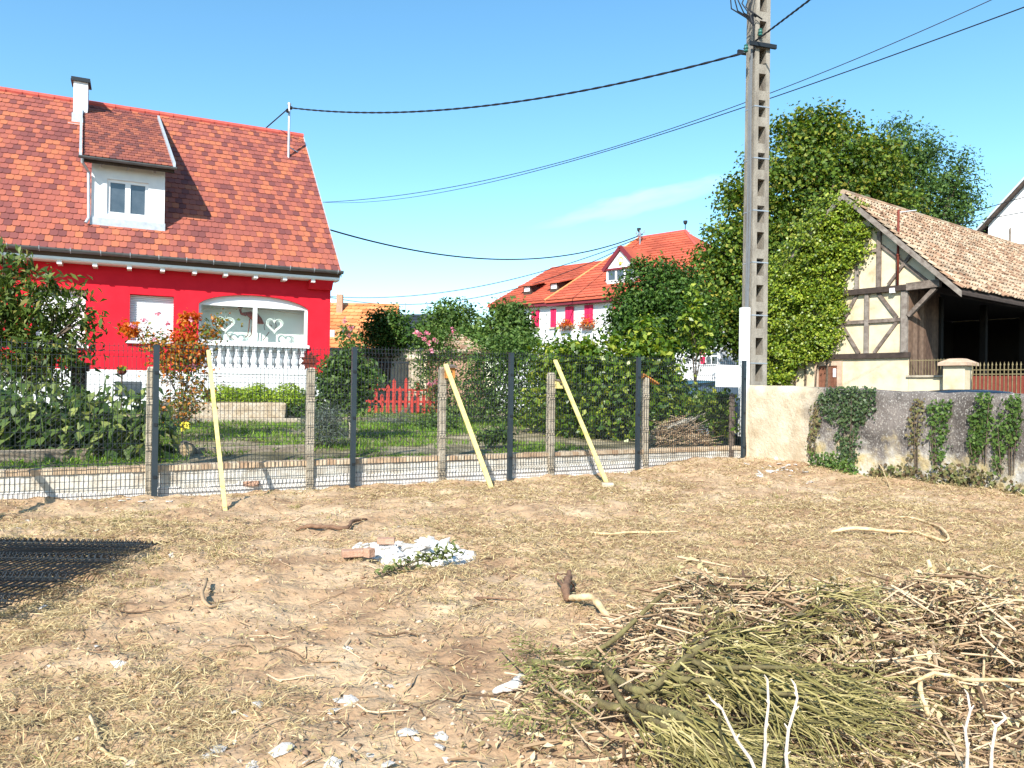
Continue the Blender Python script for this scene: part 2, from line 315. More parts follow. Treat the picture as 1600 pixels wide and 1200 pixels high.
def tiles(mb, o, ux, dn, rows, th, tw, xr, kind='flat', lift=.022, thick=.016, over=.14, jitter=.004):
    """courses of single tiles: o = middle of the ridge line, ux along it, dn down the slope; xr(v) gives the span of a course"""
    o, ux, dn = V(o), V(ux).normalized(), V(dn).normalized(); nr = ux.cross(dn); nr = nr if nr.z > 0 else -nr
    for i in range(rows):
        v0 = i*th - (th*over if i else 0); v1 = (i+1)*th; a, b = xr(min(v1, rows*th))
        off = (i % 2)*.5*tw; k0 = math.floor((a-off)/tw); k1 = math.ceil((b-off)/tw)
        for k in range(k0, k1):
            x0 = max(a, off + k*tw); x1 = min(b, off + (k+1)*tw)
            if x1-x0 < tw*.15: continue
            g = min(.004, tw*.015); j = random.uniform(-jitter, jitter)
            def P(x, v, h): return o + ux*x + dn*v + nr*h
            if kind == 'flat':
                e = v1 + j; c = th*.20; w = x1-x0; lf = lift + random.uniform(-.003,.003)
                top = [P(x0+g,v0,.001),P(x1-g,v0,.001),P(x1-g,e-c,lf*.85),P(x1-w*.16,e,lf),P(x0+w*.16,e,lf),P(x0+g,e-c,lf*.85)]
                bot = [p - nr*thick for p in top[2:]]
                mb.add(top + bot, [(0,1,2,3,4,5),(2,6,7,3),(3,7,8,4),(4,8,9,5)])
            else:
                w = x1-x0; prof = [(0,.0),(.5,.0),(.62,.05),(.78,.065),(.92,.04),(1,0)]; lf = lift + random.uniform(-.006,.006); e = v1 + j*3
                up = [P(x0+w*p, v0, h*.9) for p, h in prof]; lo = [P(x0+w*p, e, h+lf) for p, h in prof]; fr = [p - nr*.025 for p in lo]; n = len(prof)
                mb.add(up+lo+fr, [(q,q+1,n+q+1,n+q) for q in range(n-1)] + [(n+q,n+q+1,2*n+q+1,2*n+q) for q in range(n-1)])
    return mb
def wallgrid(mb, x0, x1, z0, z1, y0, y1, holes):
    """a wall slab in x-z with rectangular openings (hx0,hx1,hz0,hz1)"""
    xs = sorted({x0,x1,*[h[0] for h in holes],*[h[1] for h in holes]}); 
    for a, b in zip(xs, xs[1:]):
        if b <= x0 or a >= x1: continue
        m = (a+b)/2; cuts = sorted((h[2],h[3]) for h in holes if h[0] < m < h[1]); z = z0
        for c, d in cuts:
            if c > z: mb.box(a, b, y0, y1, z, min(c, z1))
            z = max(z, d)
        if z < z1: mb.box(a, b, y0, y1, z, z1)
    return mb

# ------------------------------------------------------------------ the setting: ground, garden soil, road
def ss(a, b, t): t = np.clip((np.asarray(t, float)-a)/(b-a), 0, 1); return t*t*(3-2*t)
def gz(x, y):
    x = np.asarray(x, float); y = np.asarray(y, float)
    z = -.14 + .14*ss(3.2, 9, y) + .15*np.exp(-((x-3.9)/2.0)**2 - ((y-14.0)/1.3)**2)
    z = z + .10*(vnoise(x, y, .45, 1)-.5) + .07*(vnoise(x, y, 1.5, 2)-.5) + .05*(vnoise(x, y, 4.5, 3)-.5) + .042*(vnoise(x, y, 10, 4)-.5) + .026*(vnoise(x, y, 21, 5)-.5)
    return z
def gzf(x, y): return float(gz(x, y))
def gp(px, py, h=0):
    """the spot of the plot seen at a pixel, h above the soil"""
    z = 0
    for _ in range(12): p = onz(px, py, z+h); z = gzf(p.x, p.y)
    return V((p.x, p.y, z+h))
def sheet(name, xs, ys, zf, m, smooth=True):
    X, Y = np.meshgrid(xs, ys); Z = zf(X, Y); nx, ny = len(xs), len(ys)
    me = bpy.data.meshes.new(name); co = np.stack([X,Y,Z],-1).reshape(-1,3)
    i = np.arange(ny-1)[:,None]*nx + np.arange(nx-1)[None,:]; F = np.stack([i,i+1,i+nx+1,i+nx],-1).reshape(-1,4)
    me.vertices.add(len(co)); me.vertices.foreach_set('co', co.astype(np.float32).ravel()); me.loops.add(F.size); me.loops.foreach_set('vertex_index', F.astype(np.int32).ravel())
    me.polygons.add(len(F)); me.polygons.foreach_set('loop_start', np.arange(0,F.size,4,dtype=np.int32)); me.polygons.foreach_set('loop_total', np.full(len(F),4,dtype=np.int32))
    if smooth: me.polygons.foreach_set('use_smooth', np.ones(len(F), bool))
    me.update(calc_edges=True); me.materials.append(M[m]); o = bpy.data.objects.new(name, me); C.objects.link(o); return tag(o, kind='structure')
M['soil'] = mat('dry_soil', [(.235, .138, .078), (.365, .235, .135), (.455, .315, .19), (.52, .395, .26)], .98, 1.3, 1.0, 22, detail=12)
M['garden_soil'] = mat('garden_earth', [(.07, .06, .03), (.14, .12, .06), (.30, .25, .16), (.40, .34, .23)], .98, 1.6, .6, 30)
M['far_ground'] = mat('meadow', [(.06, .08, .03), (.14, .13, .07)], .98, .3)
M['asphalt'] = mat('asphalt', [(.045, .045, .045), (.06, .06, .058)], .95, 4, .3, 90)
far = MB(); far.add([(-900,-900,-.45),(900,-900,-.45),(900,1500,-.45),(-900,1500,-.45)], [(0,1,2,3)])
tag(far.build('ground', 'far_ground'), kind='structure')
xs = np.concatenate([np.linspace(-18,-7.1,40), np.linspace(-7,9,380), np.linspace(9.1,14,20)]); ys = np.concatenate([np.linspace(-7,1.9,40), np.linspace(2,15.6,330)])
sheet('plot_ground', xs, ys, gz, 'soil')
FP = V((-4.44, 9.58, 0)); FD = V((2.21, 1.25, 0)).normalized(); FN = V((-FD.y, FD.x, 0))     # the fence line
FANG = math.atan2(FD.y, FD.x)
def fl(d, n=0, z=0): return FP + FD*d + FN*n + V((0,0,z))
def gardz(d, n): return .27 + .042*n + .05*(vnoise(d, n, .8, 9)-.5) + .03*(vnoise(d, n, 3, 10)-.5)
def gardsheet():
    ds = np.linspace(-12, 10.3, 150); ns = np.linspace(.22, 17, 130); D, Nn = np.meshgrid(ds, ns)
    o = sheet('garden_soil', ds, ns, lambda a, b: gardz(a, b), 'garden_soil'); o.location = FP; o.rotation_euler = (0,0,FANG); return o
gardsheet()
def ong(px, py, h=0):
    """the spot of the garden seen at a pixel"""
    z = .4
    for _ in range(15): p = onz(px, py, z+h); q = p-FP; z = float(gardz(q.dot(FD), q.dot(FN)))
    return V((p.x, p.y, z+h))
def gat(px, Y, h=0):
    """the spot of the garden at a pixel column and a distance"""
    p = at(px, 600, Y); q = p-FP; return V((p.x, p.y, float(gardz(q.dot(FD), q.dot(FN)))+h))
WALL = [V((4.50,14.72,0)), V((5.35,13.35,0)), V((6.12,12.15,0)), V((6.66,11.15,0)), V((7.05,10.2,0)), V((7.5,8.9,0)), V((7.8,7.4,0))]
road = MB(); rv = [(w.x+.05, w.y+.05, .2) for w in WALL] + [(40,5,.2),(70,80,.2),(8,80,.2),(7.2,26,.2),(5.4,17.5,.2)]
road.add(rv, [tuple(range(len(rv)))]); tag(road.build('road', 'asphalt'), kind='structure')

# ------------------------------------------------------------------ red house
TH = R(64); HC = V((-5.0, 21.0, 0)); HRZ = PI/2 - TH
HU = V((math.sin(TH), math.cos(TH), 0)); HI = V((-HU.y, HU.x, 0))          # along the facade to the right, and inwards
def hw(x, y, z): return HC + HU*x + HI*y + V((0,0,z))
house = thing('house', 'bright red rendered house with white plinth, white dormer and mottled red tile roof', 'house', HC, HRZ)
L0 = -11.0; HD = 10.4
w = MB()
wins = [(-4.91,-3.92,2.42,3.57), (-6.95,-5.86,2.26,3.60), (-3.34,-.59,1.78,3.5)]
wallgrid(w, L0, 0, 1.70, 4.42, 0, .3, wins[:2] + [(-3.34,-.59,1.78,3.85)])
def arch(x): t = (x+1.965)/1.375; return 3.44 + .40*math.sqrt(max(0, 1 - .92*t*t)) - .40*math.sqrt(.08)
for i in range(24):
    a = -3.34 + 2.75*i/24; b = a + 2.75/24
    w.prism([(a,0,arch(a)),(b,0,arch(b)),(b,0,3.85),(a,0,3.85)], (0,.3,0))
w.box(L0, L0+.3, .3, HD, 1.7, 4.42); w.box(-.3, 0, .3, HD, 1.7, 4.42); w.box(L0+.3, -.3, HD-.3, HD, 1.7, 4.42)
for x in (0, L0+.3): w.prism([(x-.3, .02, 4.42), (x-.3, HD-.02, 4.42), (x-.3, HD/2, 9.2)], (.3,0,0))
w.prism([(-.62,-.46,4.34),(-.62,0,4.34),(-.62,0,3.98),(-.62,-.16,3.98)], (.62,0,0))     # corbel under the eave
w.build('wall', 'red', house)
pl = MB(); pl.box(L0-.01, .03, -.03, HD, -.45, 1.70); pl.build('plinth', 'white_render', house)
pm = MB(); pm.box(-5.2, -4.62, -.045, -.032, 1.06, 1.42); pm.build('cellar_window', 'glass_dark', house)
# shutters, each a closed roller blind of slats with a sill
for (a, b, c, d) in wins[:2]:
    s = MB(); n = 26
    for i in range(n):
        z0 = c + (d-c)*i/n; z1 = c + (d-c)*(i+1)/n; s.prism([(a,.19,z0),(a,.165,z0+.010),(a,.165,z1-.012),(a,.19,z1-.002)], (b-a,0,0))
    s.box(a, b, .195, .25, c, d); f = s.build('roller_shutter', 'shutter', house)
    e = MB(); e.box(a-.08, b+.08, -.08, .12, c-.06, c); e.build('sill', 'white_render', f)
# the arched loggia: glazing, rail, balusters
g = MB(); X0, X1 = -3.34, -.59
n = 24
for i in range(n):
    a = X0 + (X1-X0)*i/n; b = a + (X1-X0)/n
    g.prism([(a,.12,3.50-.02),(b,.12,3.50-.02),(b,.12,arch(b)+.05),(a,.12,arch(a)+.05)], (0,.1,0))
g.box(X0, X0+.07, .10, .22, 2.46, 3.48); g.box(X1-.07, X1, .10, .22, 2.46, 3.48); g.box(-2.0, -1.9, .09, .21, 2.46, 3.48); g.box(X0+.07, X1-.07, .11, .2, 3.42, 3.48); g.box(X0+.07, X1-.07, .11, .2, 2.46, 2.52)
lg = g.build('window', 'white_paint', house)
p = MB(); p.box(X0+.07, -2.0, .15, .156, 2.52, 3.42); p.build('pane', 'glass', lg); p = MB(); p.box(-1.9, X1-.07, .165, .171, 2.52, 3.42); p.build('pane', 'glass', lg)
r_ = MB(); r_.box(X0+.01, X1-.01, .3, 1.45, 1.70, 1.76); r_.box(X0-.3, X1+.25, .72, .82, 1.76, 3.9); r_.box(X0-.3, X1+.25, .3, 1.55, 3.9, 3.96); r_.box(X0-.3, X0-.2, .3, 1.45, 1.76, 3.9); r_.box(X1+.2, X1+.25, .3, 1.45, 1.76, 3.9)
r_.build('loggia_room', 'interior', house)
b = MB(); b.box(X0-.05, X1+.03, -.06, .22, 2.38, 2.46); b.box(X0-.05, X1+.03, -.05, .22, 1.66, 1.84); b.box(X0, X1, .2, .26, 1.84, 2.38); b.build('balustrade', 'white_render', house)
for i in range(13):
    x = X0 + .12 + (X1-X0-.24)*i/12; q = MB(); q.box(x-.075, x+.075, .0, .15, 1.84, 1.90); q.box(x-.075, x+.075, 0, .15, 2.32, 2.38)
    q.lathe([(.05,1.90),(.085,1.97),(.09,2.03),(.055,2.14),(.04,2.22),(.055,2.27),(.07,2.32)], (x,.075,0), 10); q.build('baluster', 'white_render', house, False)
# roof
RZ, RY, EZ, EY = 9.74, 5.2, 4.46, -.5
sl = V((0, EY-RY, EZ-RZ)); SL = sl.length
rf = MB(); rf.prism([(.14,EY,EZ-.05),(.14,RY,RZ-.04),(.14,HD+.5,EZ-.05),(.14,HD+.5,EZ-.2),(.14,RY,RZ-.22),(.14,EY+.05,EZ-.2)], (L0-.3,0,0))
ro = rf.build('roof', 'roof_under', house)
tl = MB(); tiles(tl, (0,RY,RZ), (1,0,0), sl, 30, SL/30, .172, lambda v: (L0-.15, .16)); tl.build('roof_tiles', 'roof_tile', ro)
bt = MB(); tiles(bt, (0,RY,RZ), (1,0,0), (0,-sl.y,sl.z), 19, SL/19, .5, lambda v: (L0-.15, .16)); bt.build('rear_tiles', 'roof_tile', ro)
rd = MB()
for i in range(28):
    x = .16 - i*.4; rd.tube([(x,RY,RZ-.02),(x-.41,RY,RZ+.0)], [.115,.095], 8)
rd.build('ridge_cap', 'ridge', ro)
vg = MB(); vg.beam((.165,EY,EZ-.04),(.165,RY,RZ-.02),.03,.16,(1,0,0)) if 0 else vg.prism([(.15,EY-.02,EZ+.03),(.15,RY,RZ+.05),(.15,RY,RZ-.16),(.15,EY-.02,EZ-.16)], (.022,0,0)); vg.build('verge_board', 'zinc', ro)
fa = MB(); fa.box(L0-.1, .14, EY+.04, EY+.08, EZ-.23, EZ-.06); fa.box(L0-.1, .14, EY+.08, 0, EZ-.25, EZ-.22); fa.build('fascia', 'white_paint', ro)
for i in range(15):
    x = -.55 - i*.73; q = MB(); q.box(x-.05, x+.05, EY+.10, 0, EZ-.33, EZ-.252); q.build('rafter_end', 'white_paint', ro)
gu = MB()
def halfpipe(mb, x0, x1, y, z, r, n=8):
    pts = [(y + r*math.cos(PI + PI*i/n), z + r*math.sin(PI + PI*i/n)) for i in range(n+1)] + [(y + (r-.012)*math.cos(-PI*i/n), z + (r-.012)*math.sin(-PI*i/n)) for i in range(n+1)]
    mb.prism([(x0, a, b) for a, b in pts], (x1-x0,0,0))
halfpipe(gu, L0-.15, .2, EY-.07, EZ+.0, .085); gt = gu.build('gutter', 'gutter', house)
for i in range(18):
    x = .05 - i*.62; br = MB(); br.tube([(x, EY-.165, EZ+.02), (x, EY-.15, EZ-.05), (x, EY-.07, EZ-.092)], .009, 4); br.build('bracket', 'zinc', gt)
# chimney
ch = MB(); ch.box(-6.49, -6.13, 4.25, 4.75, 8.2, 10.02); cho = ch.build('chimney', 'white_render', ro)
ch = MB(); ch.box(-6.56, -6.06, 4.18, 4.82, 10.02, 10.06); ch.box(-6.55, -6.07, 4.19, 4.81, 10.06, 10.13); ch.build('chimney_cap', 'dark_metal', cho)
ch = MB(); ch.box(-6.52, -6.10, 4.22, 4.3, 8.75, 9.1); ch.box(-6.6,-6.05,4.1,4.25,8.72,8.76); ch.build('flashing', 'zinc', cho)
# dormer
dm = MB(); DX0, DX1, DY = -5.80, -4.16, .37
wallgrid(dm, DX0, DX1, 5.24, 6.80, DY, DY+.12, [(-5.46,-4.54,5.55,6.42)])
for x in (DX0, DX1-.1): dm.prism([(x,DY+.12,5.3),(x,DY+.12,6.80),(x,4.2,8.85)], (.1,0,0))
do = dm.build('dormer', 'white_render', house)
q = MB(); q.box(-5.46,-4.54,DY+.05,DY+.1,5.55,5.62); q.box(-5.46,-4.54,DY+.05,DY+.1,6.35,6.42); q.box(-5.46,-5.39,DY+.05,DY+.1,5.62,6.35); q.box(-4.61,-4.54,DY+.05,DY+.1,5.62,6.35); q.box(-5.06,-4.94,DY+.045,DY+.1,5.62,6.35); q.build('window', 'white_paint', do)
q = MB(); q.box(-5.39,-5.06,DY+.075,DY+.085,5.62,6.35); q.box(-4.94,-4.61,DY+.075,DY+.085,5.62,6.35); q.build('pane', 'glass_dark', do)
q = MB(); q.box(DX0-.02,DX1+.02,DY-.04,DY-.003,5.22,5.44); q.prism([(DX0-.02,DY-.04,5.24),(DX0-.02,DY-.13,5.0),(DX0-.02,DY-.13,4.99),(DX0-.02,DY-.03,5.22)],(DX1-DX0+.04,0,0)); q.build('apron_flashing', 'zinc', do)
A_, B_ = V((-5.27,4.95,9.52)), V((-4.97,.03,6.84)); dsl = B_-A_
q = MB(); q.prism([(-5.98,.03,6.80),(-6.28,4.95,9.46),(-6.28,4.95,9.36),(-5.98,.06,6.68)], (2.02,0,0)); dr = q.build('dormer_roof', 'timber_dark', do)
q = MB(); tiles(q, A_, (1,0,0), dsl, 21, dsl.length/21, .145, lambda v: (-1.0,1.0), lift=.018, thick=.013); q.build('dormer_tiles', 'dorm_tile', do)
for x in (-6.02, -3.96):
    q = MB(); q.prism([(x-.03,0,6.78),(x-.33,4.9,9.46),(x-.33,4.9,9.60),(x-.03,0,6.93)], (.06,0,0)); q.build('dormer_verge', 'zinc', do)
q = MB(); halfpipe(q, -6.06, -3.90, -.04, 6.80, .06); q.build('dormer_gutter', 'gutter', do)
q = MB(); q.tube([(-5.98,-.04,6.74),(-5.98,.0,6.66),(-5.86,.28,6.5),(-5.84,.30,5.4),(-5.9,.22,5.25)], .035, 8); q.build('downpipe', 'zinc', do)
for x in (-5.6,-5.0,-4.4):
    q = MB(); q.beam((x,.08,6.66),(x,.5,6.9),.06,.07); q.build('dormer_rafter', 'timber_pale', do)
# service mast on the roof
q = MB(); q.tube([(-.51,3.99,8.3),(-.51,3.99,10.3)], .038, 8); q.tube([(-.51,3.99,10.28),(-.51,3.99,10.34)], .06, 8); q.beam((-.51,3.99,8.95),(-.1,4.35,8.9),.03,.03); q.tube([(-.51,3.99,8.36),(-.51,3.99,8.5)],.06,8)
ms = q.build('service_mast', 'galv', house)
q = MB(); q.lathe([(.03,0),(.05,.03),(.03,.06),(.05,.09),(.03,.12)], (-.58,3.9,10.0), 8); q.lathe([(.03,0),(.05,.03),(.03,.06),(.05,.09)], (-.47,3.9,10.12), 8); q.build('insulator', 'cable', ms)
# things behind the loggia glass
def hp(px, py, y):
    d = ray(px, py); Pn = hw(0,y,0); t = (Pn-EYE).dot(HI)/d.dot(HI); return EYE + d*t
t = thing('bird_ornament', 'rust red metal wading bird standing behind the left loggia pane', 'ornament', hp(391,532,.42), HRZ)
def loc(px, py, y=.42, base=None): return Matrix.Rotation(-HRZ,3,'Z') @ (hp(px,py,y) - (base or t.location))
q = MB(); q.tube([loc(383,489), loc(390,491), loc(398,495), loc(406,502), loc(412,506)], [.02,.085,.125,.09,.015], 10); q.build('body', 'bird_paint', t, True)
q = MB(); q.tube([loc(385,491),loc(377,490),loc(375,484),loc(378,479.5),loc(376,478),loc(369,484)], [.06,.035,.03,.035,.03,.004], 8); q.build('neck', 'bird_paint', t, True)
for dx in (0, 5):
    q = MB(); q.tube([loc(390+dx,498),loc(389+dx,512),loc(387+dx,524),loc(383+dx,527)], .014, 5); q.build('leg', 'rust', t)
def heart(px, py, s, label):
    o = thing('heart_ornament', label, 'ornament', hp(px,py,.32), HRZ, 'wicker hearts behind the glass')
    q = MB()
    for k in range(4):
        pts = []
        for i in range(41):
            a = 2*PI*i/40; j = .03*math.sin(5*a+k*2); f = (1-.09*k)*s*(1+j); pts.append((f*16*math.sin(a)**3/16, .01*k, f*(13*math.cos(a)-5*math.cos(2*a)-2*math.cos(3*a)-math.cos(4*a))/16))
        q.tube(pts, .009, 4, False)
    q.build('hoop', 'wicker', o); q = MB(); q.tube([(0,0,.1),(0,.01,(py-484)/FPX*20)], .004, 4); q.build('thread', 'wicker', o); return o
heart(352, 506, .23, 'white wicker heart behind the left loggia pane, left of the metal bird'); heart(429, 508, .22, 'white wicker heart hanging behind the right loggia pane')
q = MB(); q.tube([hp(316,483,.4),hp(345,482.5,.42),hp(385,482,.4),hp(420,484,.41),hp(445,488,.4),hp(468,491,.42)], [.012,.016,.018,.016,.012,.006], 5); tag(q.build('bare_branch', 'whitetwig'), 'pale bare branch hung across the loggia window', 'branch')
def spiral(px, py, px2, py2, label):
    o = thing('spiral_stake', label, 'ornament', hp(px2,py2,.6), HRZ, 'spiral metal stakes behind the glass'); q = MB(); c = loc(px,py,.6,o.location)
    q.tube([c + V((math.cos(a)*.02*a, 0, math.sin(a)*.02*a)) for a in np.linspace(0,10,50)], .008, 4); q.tube([c+V((-.05,0,-.15)), (0,0,0)], .01, 5); q.build('spiral', 'rust', o)
spiral(424, 510, 411, 532, 'dark spiral metal stake behind the right pane'); spiral(352, 508, 366, 532, 'dark spiral metal stake behind the left pane')

# ------------------------------------------------------------------ mesh fence, its braces, old garden wall
def meshpanel(mb, w=2.5, h=1.90, r=.0026):
    """welded mesh in x-z with three V folds; r = half wire"""
    folds = [.10, .66, 1.24, 1.80]
    prof = [(0,0)]
    for z in folds: prof += [(0,z-.035),(-.035,z),(0,z+.035)]
    prof += [(0,h+.03)]
    n = int(w/.05)
    for i in range(n+1):
        x = -w/2 + w*i/n
        for (y0,z0),(y1,z1) in zip(prof, prof[1:]):
            mb.add([(x-r,y0,z0),(x+r,y0,z0),(x+r,y1,z1),(x-r,y1,z1),(x-r,y0+2*r,z0),(x+r,y0+2*r,z0),(x+r,y1+2*r,z1),(x-r,y1+2*r,z1)], [(0,1,2,3),(7,6,5,4),(1,5,6,2),(4,0,3,7)])
    hz = sorted([.01, h-.005] + [z+s for z in folds for s in (-.035,.035)] + [.25,.45,.85,1.05,1.42,1.62])
    for z in hz: mb.box(-w/2, w/2, .0065, .0130, z-r, z+r)
    return mb
fence = thing('mesh_fence', 'new anthracite welded mesh fence on slim posts along the back of the bare plot', 'fence', FP, FANG)
ptop = {-2:1.83, -1:1.84, 0:1.86, 1:1.93, 2:1.94, 3:1.95, 4:1.97}
for k in range(-2, 5):
    q = MB(); d = 2.54*k; zt = ptop[k]; q.box(d-.034, d+.034, -.03, .03, -.25, zt); q.box(d-.036, d+.036, -.032, .032, zt, zt+.012)
    po = q.build('post', 'anthracite', fence)
    for z in (.25,.9,1.55): c = MB(); c.box(d-.02, d+.02, -.042, -.0305, zt-1.9+z, zt-1.9+z+.035); c.build('clip', 'dark_metal', po)
pmesh = None
for k in range(-2, 4):
    d = 2.54*k + 1.27; z0 = (ptop[k]+ptop[k+1])/2 - 1.90
    if pmesh is None: q = MB(); meshpanel(q); o = q.build('mesh_panel', 'wire', fence); pmesh = o
    else: o = pmesh.copy(); C.objects.link(o)
    o.location = (d, .032, z0)
def brace(base, top, label, w=.075, t=.028):
    base, top = V(base), V(top); d = (top-base); o = thing('timber_brace', label, 'brace', base, 0, 'timber props against the fence')
    q = MB(); q.beam(-d.normalized()*.05, d, w, t, FN); q.build('board', 'pine', o, bevel=.003); 
brace(gp(352,797), fl(.60,-.045,1.82), 'leftmost visible yellow timber brace, leaning steeply in front of the leftmost mesh panel', .046, .03)
brace(gp(768,764), fl(3.93,-.045,1.74), 'yellow timber brace leaning under the orange nesting box, middle one of three', .068)
brace(gp(948,756), fl(5.87,-.045,1.86), 'yellow timber brace leaning on the fence before the tall laurel, rightmost of three', .066)
brace(V((-4.95,6.75,gzf(-4.95,6.75))), fl(-2.30,-.045,1.80), 'yellow timber brace beyond the left edge that throws a shadow across the corner')
q = MB(); q.box(-.09,.09,-.06,.06,-.02,.05); t_ = q.build('foot_stone', 'stone', None, bevel=.02); t_.location = gp(944,762)+V((.05,0,0)); tag(t_, 'small dark stone wedged at the foot of the rightmost brace', 'stone')
# low wall with brick coping, concrete posts and old chain link
old = thing('garden_fence', 'old garden fence of concrete posts and chain link on a brick capped low wall', 'fence', FP, FANG)
q = MB(); q.box(-11, 10.25, .13, .30, -.3, .285); q.build('low_wall', 'lowwall', old)
M['footing'] = mat('pale_footing', [(.50, .46, .40), (.74, .72, .69)], .95, 5, .5, 30)
q = MB()
for i in range(60):
    a = -11 + 21.2*i/60; b = a + 21.2/60; h0 = .09 + .02*math.sin(i*1.7) + .03*math.sin(i*.37) + .055*max(0, a/10); q.prism([(a,.10,-.3),(a,.129,-.3),(a,.129,h0),(a,.112,h0-.005)], (b-a,0,0))
q.build('footing', 'footing', old)
q = MB(); x = -11
while x < 10.2:
    b = x + .108; j = random.uniform(-.006,.006); q.box(x, b, .105+j, .325+j, .285, .35+random.uniform(-.004,.006)); x = b + .010
q.build('brick_coping', 'brick', old)
q = MB(); q.box(-11,10.2,.12,.31,.2852,.338); q.build('mortar', 'footing', old)
for d, zt in [(-4,1.6),(-2.1,1.6),(-.045,1.60),(1.965,1.64),(3.96,1.70),(5.91,1.66),(7.885,1.62)]:
    q = MB(); q.box(d-.05, d+.05, .07, .19, -.2, zt-.03); q.prism([(d-.05,.07,zt-.03),(d+.05,.07,zt-.03),(d+.038,.085,zt),(d-.038,.085,zt)],(0,.1,0)); q.build('concrete_post', 'concrete', old, bevel=.008)
q = MB(); r = .0011; hh = 1.12; z0 = .37; n = int(14/.075)
for i in range(-16, n):
    for s in (1,-1):
        a = -4 + i*.075; x0, x1 = (a, a+hh) if s > 0 else (a+hh, a); za, zb = z0, z0+hh
        lo_, hi_ = -4.0, 9.9
        def clip(xa, za, xb, zb):
            if xa < lo_: za += (lo_-xa)*(zb-za)/(xb-xa); xa = lo_
            if xb < lo_: zb += (lo_-xb)*(za-zb)/(xa-xb); xb = lo_
            if xa > hi_: za += (hi_-xa)*(zb-za)/(xb-xa); xa = hi_
            if xb > hi_: zb += (hi_-xb)*(za-zb)/(xa-xb); xb = hi_
            return xa, za, xb, zb
        if max(x0,x1) <= lo_ or min(x0,x1) >= hi_: continue
        xa, za, xb, zb = clip(x0, za, x1, zb)
        if abs(xa-xb) > .01: q.tube([(xa,.13,za),(xb,.13,zb)], r, 3, False)
for z in (.4, .95, 1.49): q.tube([(-4,.126,z),(9.9,.126,z)], .0022, 4)
q.build('chain_link', 'old_wire', old)
def nestbox(d, z, label, m='box_wood', s=1):
    o = thing('nesting_box', label, 'nesting box', fl(d, .02, z), FANG); q = MB(); q.box(-.07*s,.07*s,-.05,.05,0,.17*s); q.build('body', m, o, bevel=.004)
    q = MB(); q.prism([(-.09*s,-.085,.165*s),(-.09*s,.055,.20*s),(-.09*s,.055,.225*s),(-.09*s,-.085,.19*s)], (.18*s,0,0)); q.build('lid', 'timber', o)
    q = MB(); q.tube([(0,-.0505,.10*s),(0,-.056,.10*s)], .018, 10); q.build('entrance', 'timber_dark', o)
nestbox(4.03, 1.53, 'orange brown wooden nesting box on the post beside the middle brace', s=.95); nestbox(6.0, 1.40, 'small worn wooden nesting box on the post before the tall laurel', 'pine', .7)
o = thing('wooden_roof_piece', 'little sloping wooden board roof on top of the post near the brush heap', 'board', fl(7.885,.13,1.60), FANG)
q = MB(); q.prism([(-.08,-.06,.06),(.26,-.06,-.10),(.26,-.06,-.07),(-.08,-.06,.09)], (0,.14,0)); q.prism([(-.08,-.06,.03),(-.08,-.06,.09),(-.13,-.06,.03),(-.13,-.06,.0)],(0,.14,0)); q.build('board', 'box_wood', o)
o = thing('rusty_sun', 'rusty cut metal sun on the post at the right of the balcony', 'ornament', fl(1.94,.10,1.66), FANG)
q = MB(); st = [(.085*math.cos(i*PI/9)*(1 if i%2 else 1.7), 0, .085*math.sin(i*PI/9)*(1 if i%2 else 1.7)+.07) for i in range(18)]; q.prism(st, (0,.012,0)); q.build('disc', 'rust', o); q = MB(); q.tube([(0,.006,-.1),(0,.006,.0)], .008, 5); q.build('pin', 'rust', o)
o = thing('notice_board', 'blank white sheet board fixed to the fence by the concrete pole', 'board', fl(9.40,-.05,1.48), FANG)
q = MB(); q.box(-.02,.60,-.012,.0,-.005,.405); q.build('sheet', 'plastic_white', o, bevel=.004)
for a, b in ((.0,.38),(.58,.39),(.02,.03)): q = MB(); q.box(a-.008,a+.008,-.016,-.0125,b-.01,b+.01); q.build('tie', 'anthracite', o)
q = MB(); q.box(-.075,.075,-.01,.012,-.2,1.35); q2 = q.build('end_board', 'timber', None); q2.location = fl(9.98,.12,0); q2.rotation_euler = (0,0,FANG+.2); tag(q2, 'grey weathered upright board closing the gap to the plaster wall', 'board')

